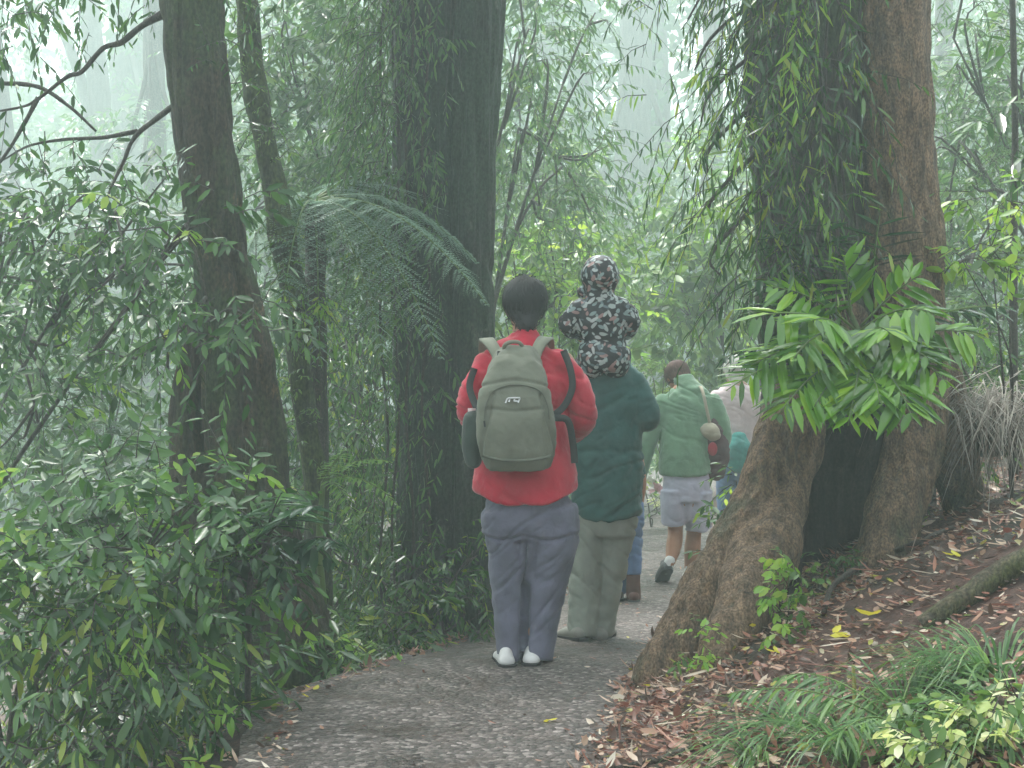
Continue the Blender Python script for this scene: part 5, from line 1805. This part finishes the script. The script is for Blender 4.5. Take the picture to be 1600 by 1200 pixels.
blend('sweater', g, M_green, e, .009, 5, folds(.011, (7, 7, 3), 1.0, 6.))
g = Geo()
sweep(g, np.array([Q(1072, 728), Q(1073, 755), Q(1074, 782)]), [(.15, .11), (.170, .132), (.17, .13)], n=20, k=4, ref=np.array([1., 0, 0]))
sweep(g, np.array([Q(1073, 765), Q(1073, 800, .01)]), [(.10, .12), (.06, .10)], n=16, k=4, ref=np.array([1., 0, 0]), round_ends=True)
sweep(g, np.array([Q(1052, 765), Q(1053, 795), Q(1053, 818, .01)]), [(.093, .125), (.092, .115), (.088, .11)], n=18, k=5, ref=np.array([1., 0, 0]))
sweep(g, np.array([Q(1092, 765), Q(1092, 795, .02), Q(1094, 828, .04)]), [(.097, .125), (.098, .12), (.100, .115)], n=18, k=5, ref=np.array([1., 0, 0]))
blend('shorts', g, M_lilac, e, .0085, 4, folds(.012, (8, 8, 2.5), .5, 8.))
for c0, c1 in ((Q(1045, 871, -.115), Q(1042, 880, -.115)), (Q(1080, 886, .06), Q(1079, 900, .06))):
    g = Geo()
    sweep(g, np.array([c0, c1]), [.040, .041], n=12, k=3, round_ends=True)
    blend('sock', g, M_white, e, .006, 2)
shoe(e, Q(1039, 888, -.155), (-.12, 1, 0), plain_mat('dark_grey_shoe', (.10, .10, .10), .6), .27, .05, -.50)
shoe(e, at(1078, 0, D) * [1, 0, 0] + [0, D - .02, gr], (.05, 1, 0), M_white, .27, .048)

# bag and hat on the right hip
bb = Q(1112, 735, -.02)
e = empty('shoulder_bag', bb, 'dark maroon shoulder bag hanging on the right hip of the green sweater walker', 'bag')
g = Geo()
sweep(g, np.array([Q(1118, 738, .0), Q(1118, 715, -.02), Q(1116, 685, -.02), Q(1112, 662, .0)]), [(.075, .06), (.10, .08), (.095, .075), (.06, .05)], n=18, k=5, ref=np.array([1., 0, 0]), round_ends=True)
blend('bag', g, M_maroon, e, .009, 4, folds(.01, (8, 8, 6), .4, 9.))
g = Geo()
ribbon(g, [Q(1108, 668, -.09), Q(1101, 640, -.12), Q(1096, 615, -.10), Q(1094, 604, -.03), Q(1095, 606, .08)], .022, .004, (0, -.9, .3))
obj('strap', g, M_beige, e)
g = Geo()
ball(g, Q(1110, 700, -.115), (.035, .012, .05), 12)
obj('patch', g, plain_mat('red_patch', (.35, .03, .05), .7), e)
g = Geo()
p = Q(1106, 672, -.10)
ball(g, p, (.068, .05, .055), 16)
ball(g, p + [.03, .0, -.03], (.05, .045, .04), 14)
tag(blend('hat', g, M_beige, None, .007, 3, folds(.014, (14, 14, 12), .4, 1.), loc=p), 'beige cloth hat tucked at the strap of the dark shoulder bag', 'hat')

# ---------------------------------------------------------------- walker in jeans behind the teal jacket
D = 9.06
px_ = 2222.2 / D
gr = CZ - 1.553
e = empty('person', (at(982, 0, D)[0], D, gr), 'small walker in blue jeans and brown boots, mostly hidden behind the teal jacket', 'person')
hc = Q(972, 660, .03)
Rh = rot_head(0, -.1)
g = Geo()
head(g, hc, Rh, .9)
sweep(g, np.array([Q(972, 680, .02), Q(972, 700), Q(973, 725), Q(974, 770), Q(976, 810)]), [(.045, .045), (.09, .06), (.12, .08), (.11, .08), (.115, .09)], n=16, k=4, ref=np.array([1., 0, 0]), round_ends=True)
for sx, pts in ((-1, [(948, 715, 0), (940, 760, .0), (942, 795, .06)]), (1, [(997, 715, 0), (1003, 752, 0), (1002, 785, .05)])):
    P = np.array([Q(*p) for p in pts])
    sweep(g, P, [.036, .030, .023], n=10, k=4, round_ends=True)
    hand(g, P[2], P[2] - P[1], np.array([-sx * 1., 0, 0]), .8, sx, .4)
for pts in ([(968, 810, 0), (966, 870, .04), (966, 925, .06)], [(987, 810, 0), (989, 865, .0), (989, 925, -.02)]):
    sweep(g, np.array([Q(*p) for p in pts]), [.06, .045, .034], n=12, k=4, round_ends=True)
blend('body', g, M_skin, e, .006, 3)
hair_shell(e, hc, Rh, M_hair_black, .94, -.08, 1., 500)
g = Geo()
sweep(g, np.array([Q(972, 697), Q(972, 707), Q(973, 725), Q(974, 770), Q(976, 800)]), [(.05, .05), (.10, .07), (.128, .09), (.12, .09), (.122, .1)], n=18, k=4, ref=np.array([1., 0, 0]))
sweep(g, np.array([Q(950, 715), Q(941, 758), Q(942, 785, .04)]), [.045, .04, .034], n=12, k=4, round_ends=True)
sweep(g, np.array([Q(994, 715), Q(1000, 745), Q(1002, 764, .03)]), [.045, .038, .032], n=12, k=4, round_ends=True)
blend('top', g, M_teal, e, .008, 4, folds(.008, (9, 9, 6), .8, 3.))
g = Geo()
sweep(g, np.array([Q(977, 785), Q(978, 815), Q(978, 830)]), [(.115, .1), (.118, .1), (.10, .09)], n=18, k=3, ref=np.array([1., 0, 0]))
sweep(g, np.array([Q(966, 810), Q(967, 860, .03), Q(968, 928, .06)]), [(.064, .075), (.055, .065), (.05, .06)], n=14, k=5, ref=np.array([1., 0, 0]))
sweep(g, np.array([Q(988, 810), Q(989, 850), Q(989, 897, -.02)]), [(.066, .075), (.060, .066), (.052, .06)], n=14, k=5, ref=np.array([1., 0, 0]))
blend('jeans', g, M_jeans, e, .0075, 3, folds(.010, (8, 8, 7), 1.4, 12.))
g = Geo()
sweep(g, np.array([Q(989, 890, -.02), Q(989, 915, -.02), Q(990, 932, -.01)]), [(.045, .055), (.045, .06), (.048, .06)], n=14, k=4, ref=np.array([1., 0, 0]), round_ends=True)
blend('boot_shaft', g, M_brown, e, .006, 2)
shoe(e, at(989, 0, D) * [1, 0, 0] + [0, D - .08, gr], (.02, 1, 0), M_brown, .23, .044)
shoe(e, at(967, 0, D) * [1, 0, 0] + [0, D - .0, gr], (-.05, 1, 0), M_brown, .23, .044)

# ---------------------------------------------------------------- walker in pale pink beyond the fronds
D = 12.0
px_ = 2222.2 / D
gr = CZ - 1.675
e = empty('person', (at(1150, 0, D)[0], D, gr), 'walker in pale pink top and blue trousers, half hidden behind the glossy fronds', 'person')
hc = Q(1148, 578, .05)
Rh = rot_head(0, -.15)
g = Geo()
head(g, hc, Rh)
sweep(g, np.array([Q(1148, 592, .04), Q(1149, 602, .02), Q(1150, 615)]), [.05, .055, .08], n=12, k=3, round_ends=True)
sweep(g, np.array([Q(1150, 612), Q(1150, 630), Q(1150, 670), Q(1150, 720)]), [(.13, .08), (.16, .1), (.15, .11), (.15, .11)], n=16, k=4, ref=np.array([1., 0, 0]), round_ends=True)
for sx, pts in ((-1, [(1120, 622, 0), (1112, 665, .0), (1118, 700, .1)]), (1, [(1180, 622, 0), (1188, 665, 0), (1180, 700, .1)])):
    P = np.array([Q(*p) for p in pts])
    sweep(g, P, [.048, .04, .03], n=10, k=4, round_ends=True)
    hand(g, P[2], P[2] - P[1], np.array([-sx * 1., 0, 0]), .95, sx, .45)
for x0 in (1136, 1165):
    sweep(g, np.array([Q(x0, 720), Q(x0, 790, .02), Q(x0, 858)]), [.08, .055, .04], n=12, k=4, round_ends=True)
blend('body', g, M_skin, e, .0065, 3)
hair_shell(e, hc, Rh, M_hair_pale, 1.05, -.09, 1., 700)
g = Geo()
sweep(g, np.array([Q(1149, 597, .02), Q(1149, 606, .01), Q(1150, 622), Q(1150, 660), Q(1150, 705)]), [(.065, .065), (.13, .09), (.185, .115), (.18, .13), (.185, .135)], n=20, k=4, ref=np.array([1., 0, 0]))
for sx in (-1, 1):
    sweep(g, np.array([Q(1150 + sx * 30, 622), Q(1150 + sx * 37, 662), Q(1150 + sx * 32, 690, .06)]), [.068, .06, .048], n=14, k=4, round_ends=True)
blend('top', g, M_pink, e, .009, 4, folds(.01, (7, 7, 5), 1., 14.))
g = Geo()
sweep(g, np.array([Q(1150, 695), Q(1150, 730), Q(1150, 750)]), [(.16, .12), (.17, .13), (.15, .12)], n=18, k=3, ref=np.array([1., 0, 0]))
for x0 in (1136, 1165):
    sweep(g, np.array([Q(x0, 730), Q(x0, 790, .01), Q(x0, 862)]), [(.09, .11), (.08, .09), (.07, .085)], n=14, k=4, ref=np.array([1., 0, 0]))
blend('trousers', g, M_jeans, e, .009, 3, folds(.01, (7, 7, 5), 1., 15.))
for x0 in (1136, 1165):
    shoe(e, at(x0, 0, D) * [1, 0, 0] + [0, D - .07, gr], (0, 1, 0), M_sole, .26, .046)
bb = Q(1150, 716, -.2)
g = Geo()
sweep(g, np.array([Q(1150, 722, -.2), Q(1150, 700, -.21), Q(1149, 684, -.19)]), [(.10, .06), (.11, .07), (.07, .05)], n=16, k=4, ref=np.array([1., 0, 0]), round_ends=True)
tag(blend('bum_bag', g, cloth_mat('bright_teal_cloth', (.03, .22, .20), .7), None, .008, 3, folds(.006), loc=bb), 'bright teal bag on the back of the walker in pale pink', 'bag')

# ================================================================== air, light, camera
DENS = .0108
g = Geo()
x0, x1, y0, y1, z0, z1 = -95., 95., -18., 160., -9., 42.
c = np.array([[x0, y0, z0], [x1, y0, z0], [x1, y1, z0], [x0, y1, z0], [x0, y0, z1], [x1, y0, z1], [x1, y1, z1], [x0, y1, z1]])
g.add(c, np.array([[0, 3, 2, 1], [4, 5, 6, 7], [0, 1, 5, 4], [1, 2, 6, 5], [2, 3, 7, 6], [3, 0, 4, 7]]))
m, nt, out, N, link = nodes('haze_air')
v = N('VolumePrincipled')
v.inputs['Color'].default_value = (.80, .965, .935, 1)
v.inputs['Density'].default_value = DENS
v.inputs['Anisotropy'].default_value = .4
link(v.outputs[0], out.inputs['Volume'])
m.volume_intersection_method if False else None
tag(obj('haze', g, m, smooth=False), kind='stuff')

w = bpy.data.worlds.new('World')
SC.world = w
w.use_nodes = True
nt = w.node_tree
bg = nt.nodes['Background']
sky = nt.nodes.new('ShaderNodeTexSky')
sky.sky_type = 'NISHITA'
sky.sun_disc = False
SUN = np.array([-.2, .42, .89])
SUN = SUN / np.linalg.norm(SUN)
sky.sun_elevation = math.asin(SUN[2])
sky.sun_rotation = math.atan2(SUN[0], SUN[1])
sky.air_density = 1.
sky.dust_density = 5.
hs = nt.nodes.new('ShaderNodeHueSaturation')
hs.inputs['Saturation'].default_value = .22
nt.links.new(sky.outputs[0], hs.inputs['Color'])
# overcast sky: the zenith is brighter than the horizon
tcw = nt.nodes.new('ShaderNodeTexCoord')
sx = nt.nodes.new('ShaderNodeSeparateXYZ')
nt.links.new(tcw.outputs['Generated'], sx.inputs[0])
mr = nt.nodes.new('ShaderNodeMapRange')
mr.inputs['To Min'].default_value = .85
mr.inputs['To Max'].default_value = 2.4
nt.links.new(sx.outputs['Z'], mr.inputs['Value'])
vm = nt.nodes.new('ShaderNodeVectorMath')
vm.operation = 'SCALE'
nt.links.new(hs.outputs[0], vm.inputs[0])
nt.links.new(mr.outputs[0], vm.inputs['Scale'])
nt.links.new(vm.outputs[0], bg.inputs['Color'])
bg.inputs['Strength'].default_value = .15

L = bpy.data.lights.new('sun', 'SUN')
L.energy = 1.5
L.angle = math.radians(11)
L.color = (1., .97, .92)
lo = bpy.data.objects.new('sun', L)
COL.objects.link(lo)
lo.rotation_euler = Vector((-SUN[0], -SUN[1], -SUN[2])).to_track_quat('-Z', 'Y').to_euler()
lo.location = (0, 0, 30)

cam = bpy.data.cameras.new('camera')
cam.lens = 50
cam.sensor_width = 36
cam.shift_y = -(600 - HY) / 1600
cam.clip_start = .05
cam.clip_end = 500
co = bpy.data.objects.new('camera', cam)
COL.objects.link(co)
co.location = (0, 0, CZ)
co.rotation_euler = (math.pi / 2, 0, 0)
SC.camera = co

SC.render.engine = 'CYCLES'
SC.cycles.max_bounces = 8
SC.cycles.diffuse_bounces = 3
SC.cycles.glossy_bounces = 2
SC.cycles.transmission_bounces = 3
SC.cycles.volume_bounces = 2
SC.cycles.use_denoising = True
SC.view_settings.view_transform = 'Standard'
SC.view_settings.look = 'None'
SC.view_settings.gamma = 1
SC.view_settings.use_curve_mapping = False
SC.view_settings.exposure = 1.12
